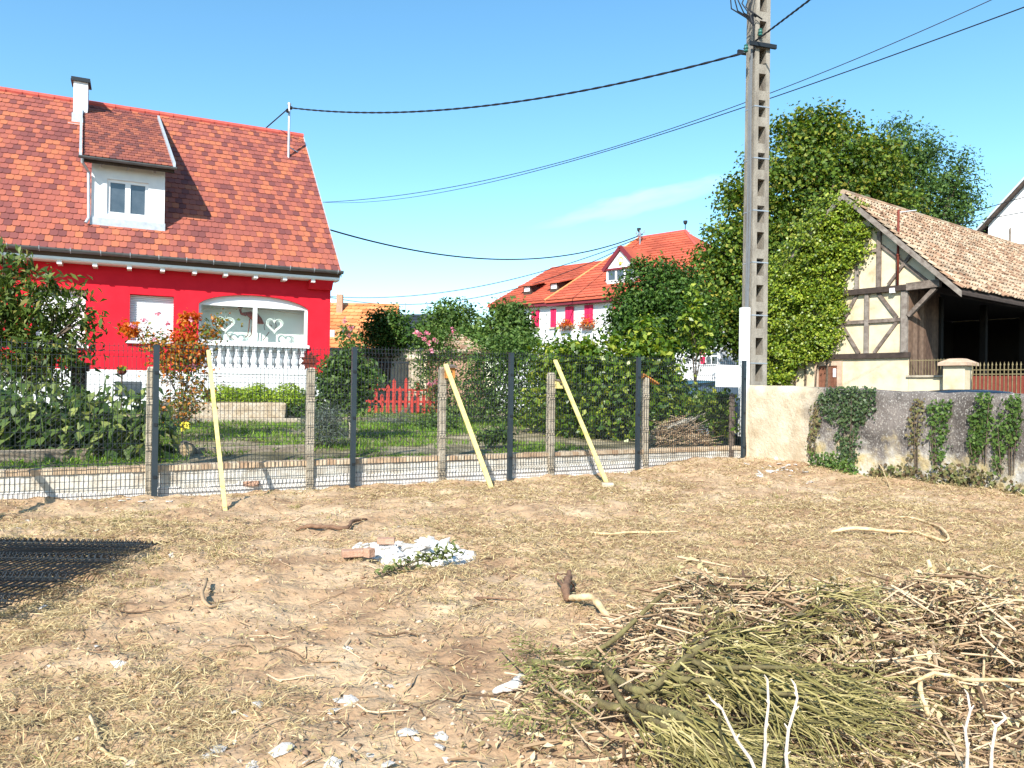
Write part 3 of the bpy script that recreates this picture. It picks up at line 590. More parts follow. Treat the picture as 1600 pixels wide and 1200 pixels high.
# ------------------------------------------------------------------ plastered wall on the right with ivy
def wallmat():
    m = bpy.data.materials.new('wall_plaster'); m.use_nodes = True; N, L = _n(m); p = N['Principled BSDF']; p.inputs['Roughness'].default_value = .95; p.inputs['Specular IOR Level'].default_value = .15
    co = N.new('ShaderNodeTexCoord'); sx = N.new('ShaderNodeSeparateXYZ'); L.new(co.outputs['Object'], sx.inputs[0])
    def noise(s, d=6, ro=.6, st=None):
        n = N.new('ShaderNodeTexNoise'); n.inputs['Scale'].default_value = s; n.inputs['Detail'].default_value = d; n.inputs['Roughness'].default_value = ro
        if st: mm = N.new('ShaderNodeMapping'); mm.inputs['Scale'].default_value = st; L.new(co.outputs['Object'], mm.inputs[0]); L.new(mm.outputs[0], n.inputs['Vector'])
        else: L.new(co.outputs['Object'], n.inputs['Vector'])
        return n.outputs[0]
    def ramp(i, a, b, ca, cb):
        r = N.new('ShaderNodeValToRGB'); r.color_ramp.elements[0].position = a; r.color_ramp.elements[1].position = b; r.color_ramp.elements[0].color = lin(ca); r.color_ramp.elements[1].color = lin(cb); L.new(i, r.inputs[0]); return r.outputs[0]
    def math_(op, a, b):
        n = N.new('ShaderNodeMath'); n.operation = op
        for i, x in enumerate((a, b)):
            if isinstance(x, (int, float)): n.inputs[i].default_value = x
            else: L.new(x, n.inputs[i])
        return n.outputs[0]
    def mixc(f, a, b):
        n = N.new('ShaderNodeMixRGB'); L.new(f, n.inputs[0]); L.new(a, n.inputs[1]); L.new(b, n.inputs[2]); return n.outputs[0]
    K, W1 = (0,0,0), (1,1,1)
    cream = ramp(noise(2.6), .36, .62, (.42,.335,.225), (.59,.505,.375))
    grey = ramp(noise(2.0, 8), .34, .66, (.075,.065,.058), (.22,.19,.17))
    fleck = ramp(noise(42, 6, .65, (1,1,.75)), .54, .66, K, W1)
    pale = ramp(noise(7), .35, .6, (.50,.46,.38), (.66,.63,.57))
    grey = mixc(math_('MULTIPLY', fleck, .6), grey, pale)
    low = ramp(noise(3.2), .42, .60, (.52,.49,.43), (.46,.36,.18))
    zf = math_('SUBTRACT', .62, math_('ADD', sx.outputs[2], math_('MULTIPLY', math_('SUBTRACT', noise(3.5, 7), .5), 1.5)))
    zf = math_('MULTIPLY', zf, 2.5)
    cl = N.new('ShaderNodeClamp'); L.new(zf, cl.inputs[0]); grey = mixc(cl.outputs[0], grey, low)
    xf = math_('MULTIPLY', math_('SUBTRACT', math_('ADD', sx.outputs[0], math_('MULTIPLY', math_('SUBTRACT', noise(2.2, 6), .5), .7)), 5.13), 4)
    c2 = N.new('ShaderNodeClamp'); L.new(xf, c2.inputs[0]); L.new(mixc(c2.outputs[0], cream, grey), p.inputs['Base Color'])
    b = N.new('ShaderNodeBump'); b.inputs['Strength'].default_value = .8; b.inputs['Distance'].default_value = .03; L.new(noise(16, 8, .65), b.inputs['Height']); L.new(b.outputs[0], p.inputs['Normal'])
    return m
def wpath(s):
    """point, direction on the wall's face at s in 0..1"""
    seg = [(WALL[i+1]-WALL[i]).length for i in range(len(WALL)-1)]; t = s*sum(seg)
    for i, l in enumerate(seg):
        if t <= l or i == len(seg)-1: return WALL[i].lerp(WALL[i+1], t/l), (WALL[i+1]-WALL[i]).normalized()
        t -= l
def wtop(s): return 1.50 - .19*s
q = MB(); n = 120; prof = [(0,-.4),(0,.0),(0,.2),(0,.4),(0,.6),(0,.8),(0,.92),(.03,.985),(.1,1.015),(.2,1.015),(.27,.98),(.3,.9),(.3,-.4)]; vs = []
for i in range(n+1):
    s = i/n; p, d = wpath(s); nr = V((-d.y, d.x, 0)); nr = nr if nr.x > 0 else -nr
    for k, (a, h) in enumerate(prof):
        j = .022*(float(vnoise(i*.35, k*.9, 1, 31))-.5)*2; vs.append(p + nr*(a+j) + V((0,0,h*wtop(s) + (.02*(float(vnoise(i*.2,0,1,32))-.5)*2 if h > .9 else 0))))
m_ = len(prof); fs = [(i*m_+k, i*m_+k+1, (i+1)*m_+k+1, (i+1)*m_+k) for i in range(n) for k in range(m_-1)] + [tuple(range(m_)), tuple(range(n*m_+m_-1, n*m_-1, -1))]
q.add(vs, fs); o = q.build('boundary_wall', wallmat(), None, True); tag(o, 'rough plastered boundary wall, cream at the pole and blackened further right', 'wall')
def wallpt(px, py):
    d = ray(px, py)
    for i in range(len(WALL)-1):
        a, b = WALL[i], WALL[i+1]; e = b-a; nr = V((-e.y, e.x, 0)); den = d.dot(nr)
        if abs(den) < 1e-6: continue
        t = (a-EYE).dot(nr)/den; P = EYE + d*t; u_ = (P-a).dot(e)/e.dot(e)
        if -.02 <= u_ <= 1.001: return P, nr.normalized()*(-1 if nr.x > 0 else 1)
    return None, None
def inpoly(x, y, poly):
    c = False; j = len(poly)-1
    for i in range(len(poly)):
        if (poly[i][1] > y) != (poly[j][1] > y) and x < (poly[j][0]-poly[i][0])*(y-poly[i][1])/(poly[j][1]-poly[i][1])+poly[i][0]: c = not c
        j = i
    return c
def wallivy(poly, n, m, label, leaf=.046, thick=.07, group=None):
    xs_ = [p[0] for p in poly]; ys_ = [p[1] for p in poly]; pts = []; nrs = []
    while len(pts) < n:
        x, y = random.uniform(min(xs_), max(xs_)), random.uniform(min(ys_), max(ys_))
        if not inpoly(x + random.gauss(0,4), y + random.gauss(0,6), poly) or vnoise(x,y,.09,61)*.7+vnoise(x,y,.25,62)*.5 < .34: continue
        P, nr = wallpt(x, y)
        if P is None: continue
        pts.append(P + nr*random.uniform(.01, thick)); nrs.append(nr)
    c = np.array([list(p) for p in pts]); nn = np.array([list(p) for p in nrs]); base = V(c.mean(0)); base.z = c[:,2].min()
    t = thing('ivy', label, 'ivy', base, 0, group)
    L = leaf*(.6+.8*rng.random(n)); nor = nn + rng.normal(size=(n,3))*.45 + np.array([0,0,.35]); dv = rng.normal(size=(n,3))*.6 + np.array([0,0,-1.])
    npmesh('foliage', leafquads(c - np.array(list(base)), nor, dv, L, L*.85, .12, .1), m, t)
    q = MB()
    for _ in range(6):
        i = random.randrange(n); a = V(c[i]) - base; lowp = V((a.x*.6, a.y*.6, 0)); q.tube([lowp + V(nn[i])*-.02, lowp.lerp(a,.5), a], [.008,.006,.003], 4)
    q.build('stem', 'bark', t); return t
WIV = 1
wallivy([(1280,614),(1300,606),(1340,604),(1372,608),(1368,640),(1345,662),(1338,700),(1336,722),(1318,722),(1312,690),(1314,660),(1292,655),(1282,640)], 1500, 'leaf_wallivy', 'dense dark ivy in a boot shape over the plaster wall beside its cream part')
wallivy([(1274,625),(1282,640),(1284,665),(1276,690),(1268,716),(1262,712),(1270,670)], 220, 'leaf_dry', 'thin browning ivy strand along the edge of the cream plaster')
wallivy([(1270,705),(1290,708),(1330,718),(1345,735),(1340,748),(1272,742)], 500, 'leaf_mid', 'low green weeds at the foot of the wall below the dark ivy', .05, .16)
wallivy([(1430,622),(1450,622),(1448,660),(1440,690),(1430,740),(1420,740),(1424,690),(1418,668)], 230, 'leaf_dry', 'sparse yellowing ivy strand on the blackened wall, nearest the dark ivy')
wallivy([(1455,632),(1490,622),(1484,660),(1480,695),(1474,730),(1462,735),(1458,690),(1452,660)], 420, 'leaf_mid', 'narrow green ivy column on the blackened wall, next after the yellowing strand')
wallivy([(1532,614),(1552,618),(1548,655),(1545,690),(1530,712),(1515,722),(1520,690),(1514,650),(1530,645)], 560, 'leaf_mid', 'taller ragged ivy column on the blackened wall where a car roof shows above')
wallivy([(1578,622),(1600,616),(1600,660),(1592,690),(1570,712),(1560,740),(1552,740),(1556,700),(1554,655),(1574,650)], 520, 'leaf_mid', 'forked ivy column on the blackened wall at the right edge')
wallivy([(1360,735),(1400,728),(1440,738),(1500,725),(1560,745),(1605,765),(1605,795),(1540,780),(1460,765),(1400,758),(1350,748)], 900, 'leaf_dry', 'brown dying creeper along the foot of the blackened wall', .06, .12)

# ------------------------------------------------------------------ concrete pole and cables
PO = V((4.84, 15.38, 0)); PRZ = R(-14)*-1 if 0 else R(14)
pole = thing('utility_pole', 'tall grey concrete utility pole with a row of square recesses and white conduit', 'pole', PO, R(17))
q = MB(); H_ = 10.4; holes = [(-.085,.085,.55+.525*i,.55+.525*i+.34) for i in range(19)]
wallgrid(q, -.185, .185, -.3, H_, -.17, .17, holes)
q.v = [(x*(1.02-.012*z), y*(1.02-.012*z), z) for x, y, z in q.v]; q.build('shaft', 'pole', pole, bevel=0)
q = MB(); q.prism([(-.08,.10,0),(.08,.10,0),(.08,.12,0),(-.08,.12,0)],(0,0,H_-.3)); q.build('web', 'pole', pole)
for z in (1.95,2.9,3.95,4.98,6.02,7.05):
    q = MB(); s = .192-.0022*z; q.box(-s,s,-s+.012,s-.012,z,z+.022); q.build('strap', 'galv', pole)
q = MB(); q.tube([(-.215,-.1,8.2),(-.22,-.1,6.5),(-.21,-.12,5),(-.23,-.1,3.05)], .022, 6); q.tube([(-.215,-.06,8.0),(-.22,-.05,6),(-.225,-.06,3.05)], .018, 6); q.tube([(-.215,-.02,7.6),(-.21,-.02,5.5),(-.22,-.02,3.05)], .016, 6); q.build('down_cable', 'grey_cable', pole)
q = MB(); q.box(-.36,-.20,-.16,-.0,.5,3.06); q.build('conduit_cover', 'plastic_white', pole, bevel=.015)
q = MB(); q.box(-.33,.27,-.235,-.185,8.22,8.30); q.box(-.33,.27,.185,.235,8.22,8.30); q.build('cross_arm', 'dark_metal', pole)
for dx, dz in ((-.42,8.14),(-.10,8.5)):
    q = MB(); q.lathe([(.02,0),(.05,.02),(.03,.05),(.055,.08),(.03,.11),(.045,.14),(.015,.16)], (dx,-.21,dz-.08), 10); q.build('insulator', 'insul', pole)
q = MB(); q.beam((-.75,-.2,9.32),(.1,-.2,9.42),.06,.06); q.build('upper_arm', 'galv', pole)
q = MB()
for k in range(6):
    a = -.62 + .09*k; q.tube([(a,-.2,9.45),(a-.18,-.22,9.15-.05*k),(a-.16+.05*k,-.24,8.85-.02*k),(-.45+.03*k,-.25,8.72+.02*k),(-.26,-.24,8.6-.03*k),(-.22,-.18,8.1)], .013, 5)
q.build('cable_loops', 'cable', pole, True)
for k in range(3):
    q = MB(); q.lathe([(.015,0),(.03,.02),(.02,.06),(.03,.1),(.015,.12)], (-.68+.2*k,-.2,9.36+.025*k), 8); q.build('insulator', 'zinc', pole)
def project(P):
    q = CM.transposed() @ (V(P)-EYE); return 800 + FPX*q.x/-q.z, 600 - FPX*q.y/-q.z
def cable(A, B, via, r, label, n=60, m='cable', twist=0, group=None, sag=None):
    A, B = V(A), V(B); best = None
    def pt(t, s): return A.lerp(B, t) - V((0,0,4*s*t*(1-t)))
    for s in (np.arange(0, 6, .04) if sag is None else []):
        for t in np.linspace(.05, .95, 60):
            x, y = project(pt(t, s)); e = abs(x-via[0])*.4 + abs(y-via[1])
            if abs(x-via[0]) < 25 and (best is None or e < best[0]): best = (e, s)
    s = best[1] if sag is None else sag; mid = pt(.5, s); q = MB()
    if twist:
        N_ = 260
        for ph in (0, PI): q.tube([pt(i/N_, s) - mid + V((0, math.cos(i*.55+ph), math.sin(i*.55+ph)))*r*.55 for i in range(N_+1)], r, 4)
    else: q.tube([pt(i/n, s) - mid for i in range(n+1)], r, 5)
    o = q.build('overhead_cable', m, None, True); o.location = mid; return tag(o, label, 'cable', group)
mast_top = hw(-.51, 3.99, 10.2)
PA = at(1165,82,15.3)
cable(PA, mast_top, (800,160), .017, 'thick twisted black cable from the concrete pole to the red house mast', twist=1)
cable(mast_top, hw(-2.2, 9.5, 9.3), (430,185), .02, 'short black cable dropping from the house mast behind the ridge')
cable(at(1178,66,15.2), at(1700,-330,8.5), (1250,0), .016, 'black twisted cable rising from the pole to the upper right', twist=1)
cable(at(470,317,30), at(1800,-120,16), None, .011, 'upper of the two thin wires slanting behind the concrete pole', 120, sag=1.4)
cable(at(400,293,60), at(1800,-64,11), None, .011, 'lower of the two thin wires slanting behind the concrete pole', 120, sag=2.2)
SP = V((3.1, 55, 0)); SRZ = R(-44); SG = V((.7193, -.6947, 0)); SI = V((.6947, .7193, 0))
def sw(x, y, z): return SP + SG*x + SI*y + V((0,0,z))
smast = sw(3.3, 5.5, 13.0)
cable(at(480,348,36), at(1004,366,57), None, .04, 'thick dark cable sagging from behind the red house to the red roof mast', sag=1.8)
cable(at(480,460,70), at(1004,370,57.2), None, .03, 'thin cable sagging low over the orange roof to the red roof mast', sag=1.8)
cable(at(400,428,70), at(1004,372,57.4), None, .03, 'lowest thin cable running over the garden trees to the red roof mast', sag=3.8)
cable(at(1440,352,42), at(1760,262,30), (1600,308), .02, 'thin wire reaching the half timbered house at the right edge, upper one')
cable(at(1440,360,42), at(1760,300,30), (1600,331), .02, 'thin wire reaching the half timbered house at the right edge, lower one')

# ------------------------------------------------------------------ timbered barn on the right
BR = V((12.6, 29, 0)); BRZ = R(-53); BX = V((.6018,-.7986,0)); BY = V((.7986,.6018,0))
def bw(x, y, z): return BR + BX*x + BY*y + V((0,0,z))
barn = thing('barn', 'half timbered ochre barn with tiled roof, open black bay and boarded corner', 'barn', BR, BRZ)
BL = 17.0
q = MB(); q.prism([(-3.6,0,-.3),(2.29,0,-.3),(2.29,0,5.1),(3.2,0,5.1),(3.2,0,5.50),(0,0,8.58),(-3.6,0,5.15)], (0,.2,0))
q.box(-3.6,-3.4,.2,BL,-.3,5.1); q.prism([(-3.6,BL-.2,-.3),(3.2,BL-.2,-.3),(3.2,BL-.2,5.5),(0,BL-.2,8.58),(-3.6,BL-.2,5.15)], (0,.2,0))
q.build('wall', 'cream', barn)
q = MB(); q.box(-3.66,2.35,-.05,.0,-.3,2.70); q.box(2.29,2.35,0,2.3,-.3,1.7); q.build('stone_base', 'cream', barn)
def bb(x0, z0, x1, z1, w=.15, m='timber', y=-.035, t=.07, name='beam'):
    q = MB(); q.beam((x0,y,z0),(x1,y,z1),t,w,(0,0,1) if abs(x1-x0) > .01 else (1,0,0)) if abs(x1-x0) > .01 else q.box(x0-w/2,x0+w/2,y-t/2,y+t/2,z0,z1)
    q.build(name, m, barn)
bb(-3.6,2.77,2.40,2.77,.19,'timber_dark',-.07,.16); bb(-3.6,5.16,2.3,5.16,.20,'timber_dark',-.08,.18); bb(2.3,5.17,3.42,5.2,.26,'timber',-.09,.2)
bb(-3.6,4.04,2.1,4.04,.13,'timber',-.045,.09); bb(2.20,2.87,2.20,5.05,.22,'timber_pale',-.05,.12,'post'); bb(.82,2.87,.82,5.06,.14,'timber_pale',-.05,.12,'post'); bb(-.9,2.87,-.9,5.06,.14,'timber',-.05,.12,'post'); bb(-3.5,2.87,-.3+-3.2,5.06,.2,'timber',-.05,.12,'post')
for a in ((.42,5.06,-.1,4.12),(1.22,5.06,1.92,4.12),(-.15,3.96,.52,2.87),(1.92,3.96,1.10,2.87),(-1.3,5.0,-2.2,4.1)): bb(*a, .12, 'timber', -.035, .06, 'brace')
bb(1.25,5.27,1.25,7.30,.14,'timber',-.05,.10,'post'); bb(.42,5.27,.42,8.05,.13,'timber_pale',-.05,.10,'post'); bb(.45,6.62,1.2,6.62,.10,'timber',-.045,.08); bb(-.6,5.27,-.6,7.9,.13,'timber',-.05,.1,'post')
bb(1.33,6.78,2.95,5.32,.11,'timber',-.04,.06,'brace'); bb(2.42,6.35,1.60,5.32,.11,'timber',-.043,.08,'brace')
bb(.5,7.62,1.0,7.45,.09,'timber',-.04,.06)
q = MB(); q.beam((3.25,-.06,5.05),(2.34,-.06,4.15),.14,.15,(0,1,0)); q.build('knee_brace', 'timber', barn)
q = MB(); y = 0.0
while y < 2.25:
    q.box(2.29+random.uniform(0,.012), 2.33, y+.004, y+.15, 1.7+random.uniform(-.05,.05), 5.15); y += .158
q.build('boarding', 'boards', barn)
for y in (2.35, 6.2, 10.2, 14.2, 16.7):
    q = MB(); q.box(2.2,2.42,y-.1,y+.1,-.3,5.0); q.build('post', 'bay_shade', barn)
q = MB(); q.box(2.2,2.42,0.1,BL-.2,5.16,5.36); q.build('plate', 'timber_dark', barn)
q = MB(); q.box(-3.39,2.28,.21,BL-.21,5.38,5.46); q.build('loft_floor', 'bay_shade', barn)
q = MB(); q.box(-3.39,-3.33,.21,BL-.21,-.3,5.3); q.box(-3.3,2.2,BL-.3,BL-.22,-.3,5.3); q.box(-3.3,2.2,.21,.26,-.3,5.3); q.build('shade_lining', 'bay_shade', barn)  # black sheets added inside the walls so the open bay reads as deep shade
RS = V((4.15,0,4.93-8.92)); 
q = MB(); q.prism([(0,-.3,8.86),(4.2,-.3,4.82),(4.2,-.3,4.72),(0,-.3,8.70),(-4.2,-.3,4.72),(-4.2,-.3,4.82)], (0,BL+.6,0)); bro = q.build('roof', 'timber_dark', barn)
q = MB(); tiles(q, (0,BL/2,8.92), (0,1,0), RS, 19, RS.length/19, .235, lambda v: (-BL/2-.38, BL/2+.3), 'roman', lift=.06, jitter=.016); q.build('roof_tiles', 'barn_tile', bro)
q = MB(); tiles(q, (0,BL/2,8.92), (0,1,0), V((-RS.x,0,RS.z)), 10, RS.length/10, .5, lambda v: (-BL/2-.38, BL/2+.3)); q.build('far_tiles', 'barn_tile', bro)
q = MB()
for i in range(46): y = -.38 + i*.39; q.tube([(0,y,8.93),(0,y+.41,8.95)], [.11,.09], 8)
q.build('ridge_cap', 'barn_tile', bro)
for s in (1,-1):
    q = MB(); q.prism([(0,-.42,8.90),(s*4.22,-.42,4.84),(s*4.22,-.42,4.63),(0,-.42,8.66)], (0,.05,0)); q.build('verge_board', 'timber_pale', bro)
q = MB(); q.tube([(1.98,-.14,5.25),(1.98,-.14,7.95)], .045, 8); q.tube([(1.98,-.14,6.3),(1.98,-.14,6.36)], .06, 8); q.build('vent_pipe', 'rust', barn, True)
q = MB(); q.tube([(1.98,-.14,7.86),(2.5,.1,7.88)], .02, 6); q.build('pipe_stay', 'galv', barn)
q = MB(); q.box(1.72,1.9,-.2,-.1,5.0,5.17); q.build('lamp_box', 'plastic_white', barn)
q = MB()
for i in range(6): q.box(-1.05+.125*i+.004,-1.05+.125*(i+1)-.004,-.09,-.055,-.3,2.42)
dd = q.build('door', 'doorwood', barn); q = MB(); q.box(-.46,-.34,-.10,-.091,2.0,2.32); q.build('notice', 'plastic_white', dd)
q = MB(); q.box(-.29,-.10,-.12,-.05,-.3,2.60); q.box(-1.2,-.29,-.12,-.05,2.43,2.60); q.box(-1.22,-1.06,-.12,-.05,-.3,2.43); q.build('door_frame', 'sandstone', barn)
lw = thing('courtyard_wall', 'low ochre wall with thin railing between the barn corner and the gate pier', 'wall', bw(2.36,0,0), BRZ)
q = MB(); q.box(.0,1.30,-.05,.2,-.3,1.98); q.build('wall', 'cream', lw); q = MB(); q.box(-.05,1.32,-.12,.25,1.98,2.05); q.build('coping', 'concrete', lw)
for i in range(13):
    q = MB(); q.box(.03+.1*i,.044+.1*i,.05,.064,2.05,2.62); q.build('bar', 'gate_bar', lw)
q = MB(); q.box(.0,1.3,.045,.07,2.56,2.585); q.build('rail', 'gate_bar', lw)
pr = thing('gate_pier', 'square ochre gate pier with a weathered sandstone cap beside the barn', 'pier', bw(4.02,-.1,0), BRZ)
q = MB(); q.box(-.34,.34,-.34,.34,-.3,2.36); q.build('shaft', 'cream', pr, bevel=.02)
q = MB(); q.box(-.46,.46,-.46,.46,2.36,2.46); q.add([(-.46,-.46,2.461),(.46,-.46,2.461),(.46,.46,2.461),(-.46,.46,2.461),(-.2,-.2,2.6),(.2,-.2,2.6),(.2,.2,2.6),(-.2,.2,2.6)], [(0,1,5,4),(1,2,6,5),(2,3,7,6),(3,0,4,7),(4,5,6,7)]); q.build('cap', 'sandstone', pr)
gg = thing('metal_gate', 'brown metal courtyard gate with tarnished spear points beside the pier', 'gate', bw(4.45,-.1,0), BRZ)
q = MB(); q.box(0,4.2,-.015,.0,.25,2.02); q.build('panel', 'gate_brown', gg)
for z in (2.06, 2.20): q = MB(); q.box(0,4.2,-.03,-.0155,z,z+.03); q.build('rail', 'gate_bar', gg)
for i in range(36):
    x = .03 + .118*i; q = MB(); q.box(x-.011,x+.011,-.05,-.031,.25,2.36); q.add([(x-.03,-.04,2.36),(x,-.055,2.36),(x+.03,-.04,2.36),(x,-.025,2.36),(x,-.04,2.48)],[(0,1,4),(1,2,4),(2,3,4),(3,0,4),(3,2,1,0)]); q.build('spear_bar', 'gate_bar', gg)
# ivy that has taken the barn's left half
POLY = [(1322,312),(1345,318),(1352,333),(1342,345),(1364,362),(1340,374),(1360,396),(1352,404),(1330,414),(1324,428),(1312,450),(1322,470),(1316,495),(1308,532),(1290,545),(1288,560),(1266,562),(1242,575),(1230,598),(1180,606),(1176,455),(1190,425),(1222,398),(1250,352),(1280,318),(1306,306)]
def barnpt(px, py, out):
    d = ray(px, py); Pn = bw(0,-.05-out,0); t = (Pn-EYE).dot(BY)/d.dot(BY); return EYE + d*t
tv = thing('barn_ivy', 'huge bright green ivy covering the left half of the timbered barn', 'ivy', bw(-2.6,-.3,0), BRZ)
pts = []
while len(pts) < 720:
    x, y = random.uniform(1170,1370), random.uniform(302,610)
    if inpoly(x+random.gauss(0,3), y+random.gauss(0,3), POLY):
        bulge = .22 + .5*min(1, max(0, (1330-x)/90)) + .22*math.sin(x*.11+y*.07)*math.sin(y*.09)
        pts.append(barnpt(x, y, random.uniform(.05, max(.15, bulge))))
c = np.array([list(p) for p in pts]); cen = (c[:,None,:] + rng.normal(size=(len(c),46,3))*np.array([.15,.15,.10])).reshape(-1,3); n = len(cen)
gn = np.array(list(-BY)); nor = gn*.7 + np.array([0,0,.55]) + rng.normal(size=(n,3))*.45; dv = rng.normal(size=(n,3)) + np.array([0,0,-.8]); L = .105*(.6+.7*rng.random(n))
Rm = np.array(Matrix.Rotation(-BRZ,3,'Z')); Pv = leafquads(cen - np.array(list(tv.location)), nor, dv, L, L*.85, .12, .12)
npmesh('foliage', Pv @ Rm.T, 'leaf_ivy', tv)
q = MB()
for k in range(7): x = -.9+.45*k; q.tube([(x,.15,-.2),(x+.1,.2,2.0),(x+random.uniform(-.3,.5),.2,4.4)], [.06,.045,.02], 5)
q.build('stem', 'bark', tv)

# ------------------------------------------------------------------ red roofed white school house
sch = thing('red_roof_house', 'large white house with tall red hipped roof and pink red shutters', 'house', SP, SRZ)
q = MB(); q.box(0,13,0,13,-.5,7.72); q.box(-8.0,-.01,2.0,13,-.5,8.0); q.build('wall', 'white_render', sch)
q = MB(); rl, rr = (2.5,6.5,12.85), (6.5,6.5,12.85); e = [(-.6,-.6,7.62),(13.6,-.6,7.62),(13.6,13.6,7.62),(-.6,13.6,7.62)]
q.add(e+[rl,rr]+[(x,y,z-.12) for x,y,z in e], [(0,1,5,4),(1,2,5),(2,3,4,5),(3,0,4),(6,9,8,7),(0,6,7,1),(1,7,8,2),(2,8,9,3),(3,9,6,0)])
we = [(-8.6,1.4,7.98),(1.2,1.4,7.98),(1.2,13.6,7.98),(-8.6,13.6,7.98)]; wl_, wr_ = (-7.0,7.6,11.72), (2.5,7.6,11.72)
q.add(we+[wl_,wr_]+[(x,y,z-.12) for x,y,z in we], [(0,1,5,4),(1,2,5),(2,3,4,5),(3,0,4),(6,9,8,7),(0,6,7,1),(1,7,8,2),(2,8,9,3),(3,9,6,0)])
sr = q.build('roof', 'school_tile', sch)
q = MB(); s_ = V((0,-7.1,-5.2)); tiles(q, (4.5,6.5,12.88), (1,0,0), s_, 22, s_.length/22, .9, lambda v: (-2.0-3.1*v/s_.length, 2.0+7.1*v/s_.length), lift=.055, thick=.05)
q.build('roof_tiles', 'school_tile', sr); q = MB(); s2 = V((0,-6.2,-3.74)); tiles(q, (-4,7.6,11.75), (1,0,0), s2, 18, s2.length/18, .9, lambda v: (-3-1.6*v/s2.length, 5.0-1.5*v/s2.length), lift=.055, thick=.05); q.build('roof_tiles', 'school_tile', sr)
q = MB(); q.tube([rl,rr,(rr[0]+.01,rr[1]-.01,rr[2]-.01)],.13,6); q.tube([rr,(13.6,-.6,7.66)],.13,6); q.build('hip_cap', 'ridge', sr)
q = MB(); q.tube([rl,(-.6,-.6,7.68)],.10,6); q.build('pale_hip', 'orange_tile', sr)
q = MB(); q.box(-.55,13.5,-.5,-.0,7.28,7.48); q.build('eave_board', 'darkred', sr); q = MB(); q.box(-8.5,-.6,1.5,2.0,7.62,7.84); q.build('eave_board', 'darkred', sr)
def shut(x0, x1, z0, z1, y=0, half=False):
    q = MB(); n = 2
    for k in range(n):
        a = x0 + (x1-x0)*k/n; b = x0 + (x1-x0)*(k+1)/n - .02; q.box(a,b,y-.08,y-.03,z0,z1); q.box(a+.06,b-.06,y-.10,y-.081,z0+.1,(z0+z1)/2-.05); q.box(a+.06,b-.06,y-.10,y-.081,(z0+z1)/2+.05,z1-.1)
    o = q.build('shutter', 'pinkred', sch); q = MB(); q.box(x0-.1,x1+.1,y-.15,y-.0,z0-.14,z0-.02); q.build('sill', 'concrete', o); return o
for x0, x1, z0, z1, y in ((.88,1.66,5.91,7.2,0),(2.61,3.36,5.93,7.2,0),(5.0,5.8,5.9,7.2,0),(7.3,8.1,5.9,7.2,0),(-4.19,-3.39,6.09,7.41,2),(-2.25,-1.60,6.02,7.39,2),(-6.4,-5.6,6.09,7.41,2)): shut(x0,x1,z0,z1,y)
for x in (1.1, 3.0):
    q = MB(); q.box(x-.45,x+.45,-.45,-.16,5.62,5.80); fb = q.build('flower_box', 'timber', sch)
    P = crown([((x,-.3,5.93),(.5,.2,.22))], 60, 6, .12, .8); tag(npmesh('flowers', P, 'leaf_orange', fb), kind='stuff')
q = MB(); 
for a in (11.65, 12.03, 12.41): pass
q.box(11.6,12.9,-.06,-.01,4.46,4.56); q.box(11.6,12.9,-.06,-.01,2.94,3.02); q.box(11.6,11.68,-.06,-.01,3.02,4.46); q.box(12.82,12.9,-.06,-.01,3.02,4.46)
for x in (12.05,12.42): q.box(x-.035,x+.035,-.06,-.01,3.02,4.46)
for z in (3.5,4.0): q.box(11.68,12.82,-.055,-.012,z-.03,z+.03)
wn_ = q.build('window', 'white_paint', sch); q = MB(); q.box(12.08,12.8,-.03,-.005,3.0,4.5); q.build('pane', 'glass_dark', wn_); q = MB(); q.box(11.68,12.02,-.034,-.006,3.0,4.5); q.build('curtain', 'pinkred', wn_)
# gabled roof dormer with three small windows and a yellow emblem
q = MB(); q.box(4.05,6.4,.55,4.0,8.6,9.58); q.prism([(3.95,.5,9.58),(6.5,.5,9.58),(5.22,.5,10.85)], (0,4,0)); dq = q.build('gable_dormer', 'white_paint', sch)
q = MB(); q.beam((3.80,.42,9.50),(5.22,.42,10.98),.25,.15,(0,1,0)); q.beam((6.64,.42,9.50),(5.22,.42,10.98),.25,.15,(0,1,0)); q.box(3.95,6.5,.40,.50,9.5,9.62); q.build('gable_trim', 'darkred', dq)
q = MB(); q.prism([(3.75,.42,9.48),(5.22,.42,11.04),(5.22,4.2,11.04),(3.75,4.2,9.48)],(-.02,0,.06)); q.prism([(6.69,.42,9.48),(5.22,.42,11.04),(5.22,4.2,11.04),(6.69,4.2,9.48)],(.02,0,.06)); q.build('dormer_roof', 'school_tile', dq)
for k in range(3): q = MB(); x = 4.2+.72*k; q.box(x,x+.56,.52,.549,8.85,9.45); q.build('pane', 'glass_dark', dq)
q = MB(); q.box(4.0,6.45,.50,.535,8.72,8.82)
for k in range(4): q.box(4.05+.72*k,4.17+.72*k,.50,.54,8.82,9.5)
q.build('window_frame', 'white_paint', dq)
M['emblem'] = mat('yellow_paint', (.72,.62,.06), .6, 4)
q = MB(); q.tube([(5.22+.2*math.cos(a),.49,10.05+.27*math.sin(a)) for a in np.linspace(-.6,PI+.2,14)], .035, 5); q.lathe([(.0,9.78),(.12,9.84),(.10,9.98),(.0,10.05)],(5.22,.47,0),8); q.build('emblem', 'emblem', dq)
for x in (-5.3,-2.5):
    q = MB(); q.box(x-.4,x+.4,2.6,4.2,8.7,9.46); d_ = q.build('shed_dormer', 'timber_dark', sch); q = MB(); q.prism([(x-.75,2.35,9.42),(x+.75,2.35,9.42),(x+.75,4.7,10.0),(x-.75,4.7,10.0)],(0,0,.10)); q.build('dormer_roof', 'school_tile', d_)
    q = MB(); q.box(x-.28,x+.28,2.56,2.599,9.02,9.38); q.build('pane', 'white_paint', d_)
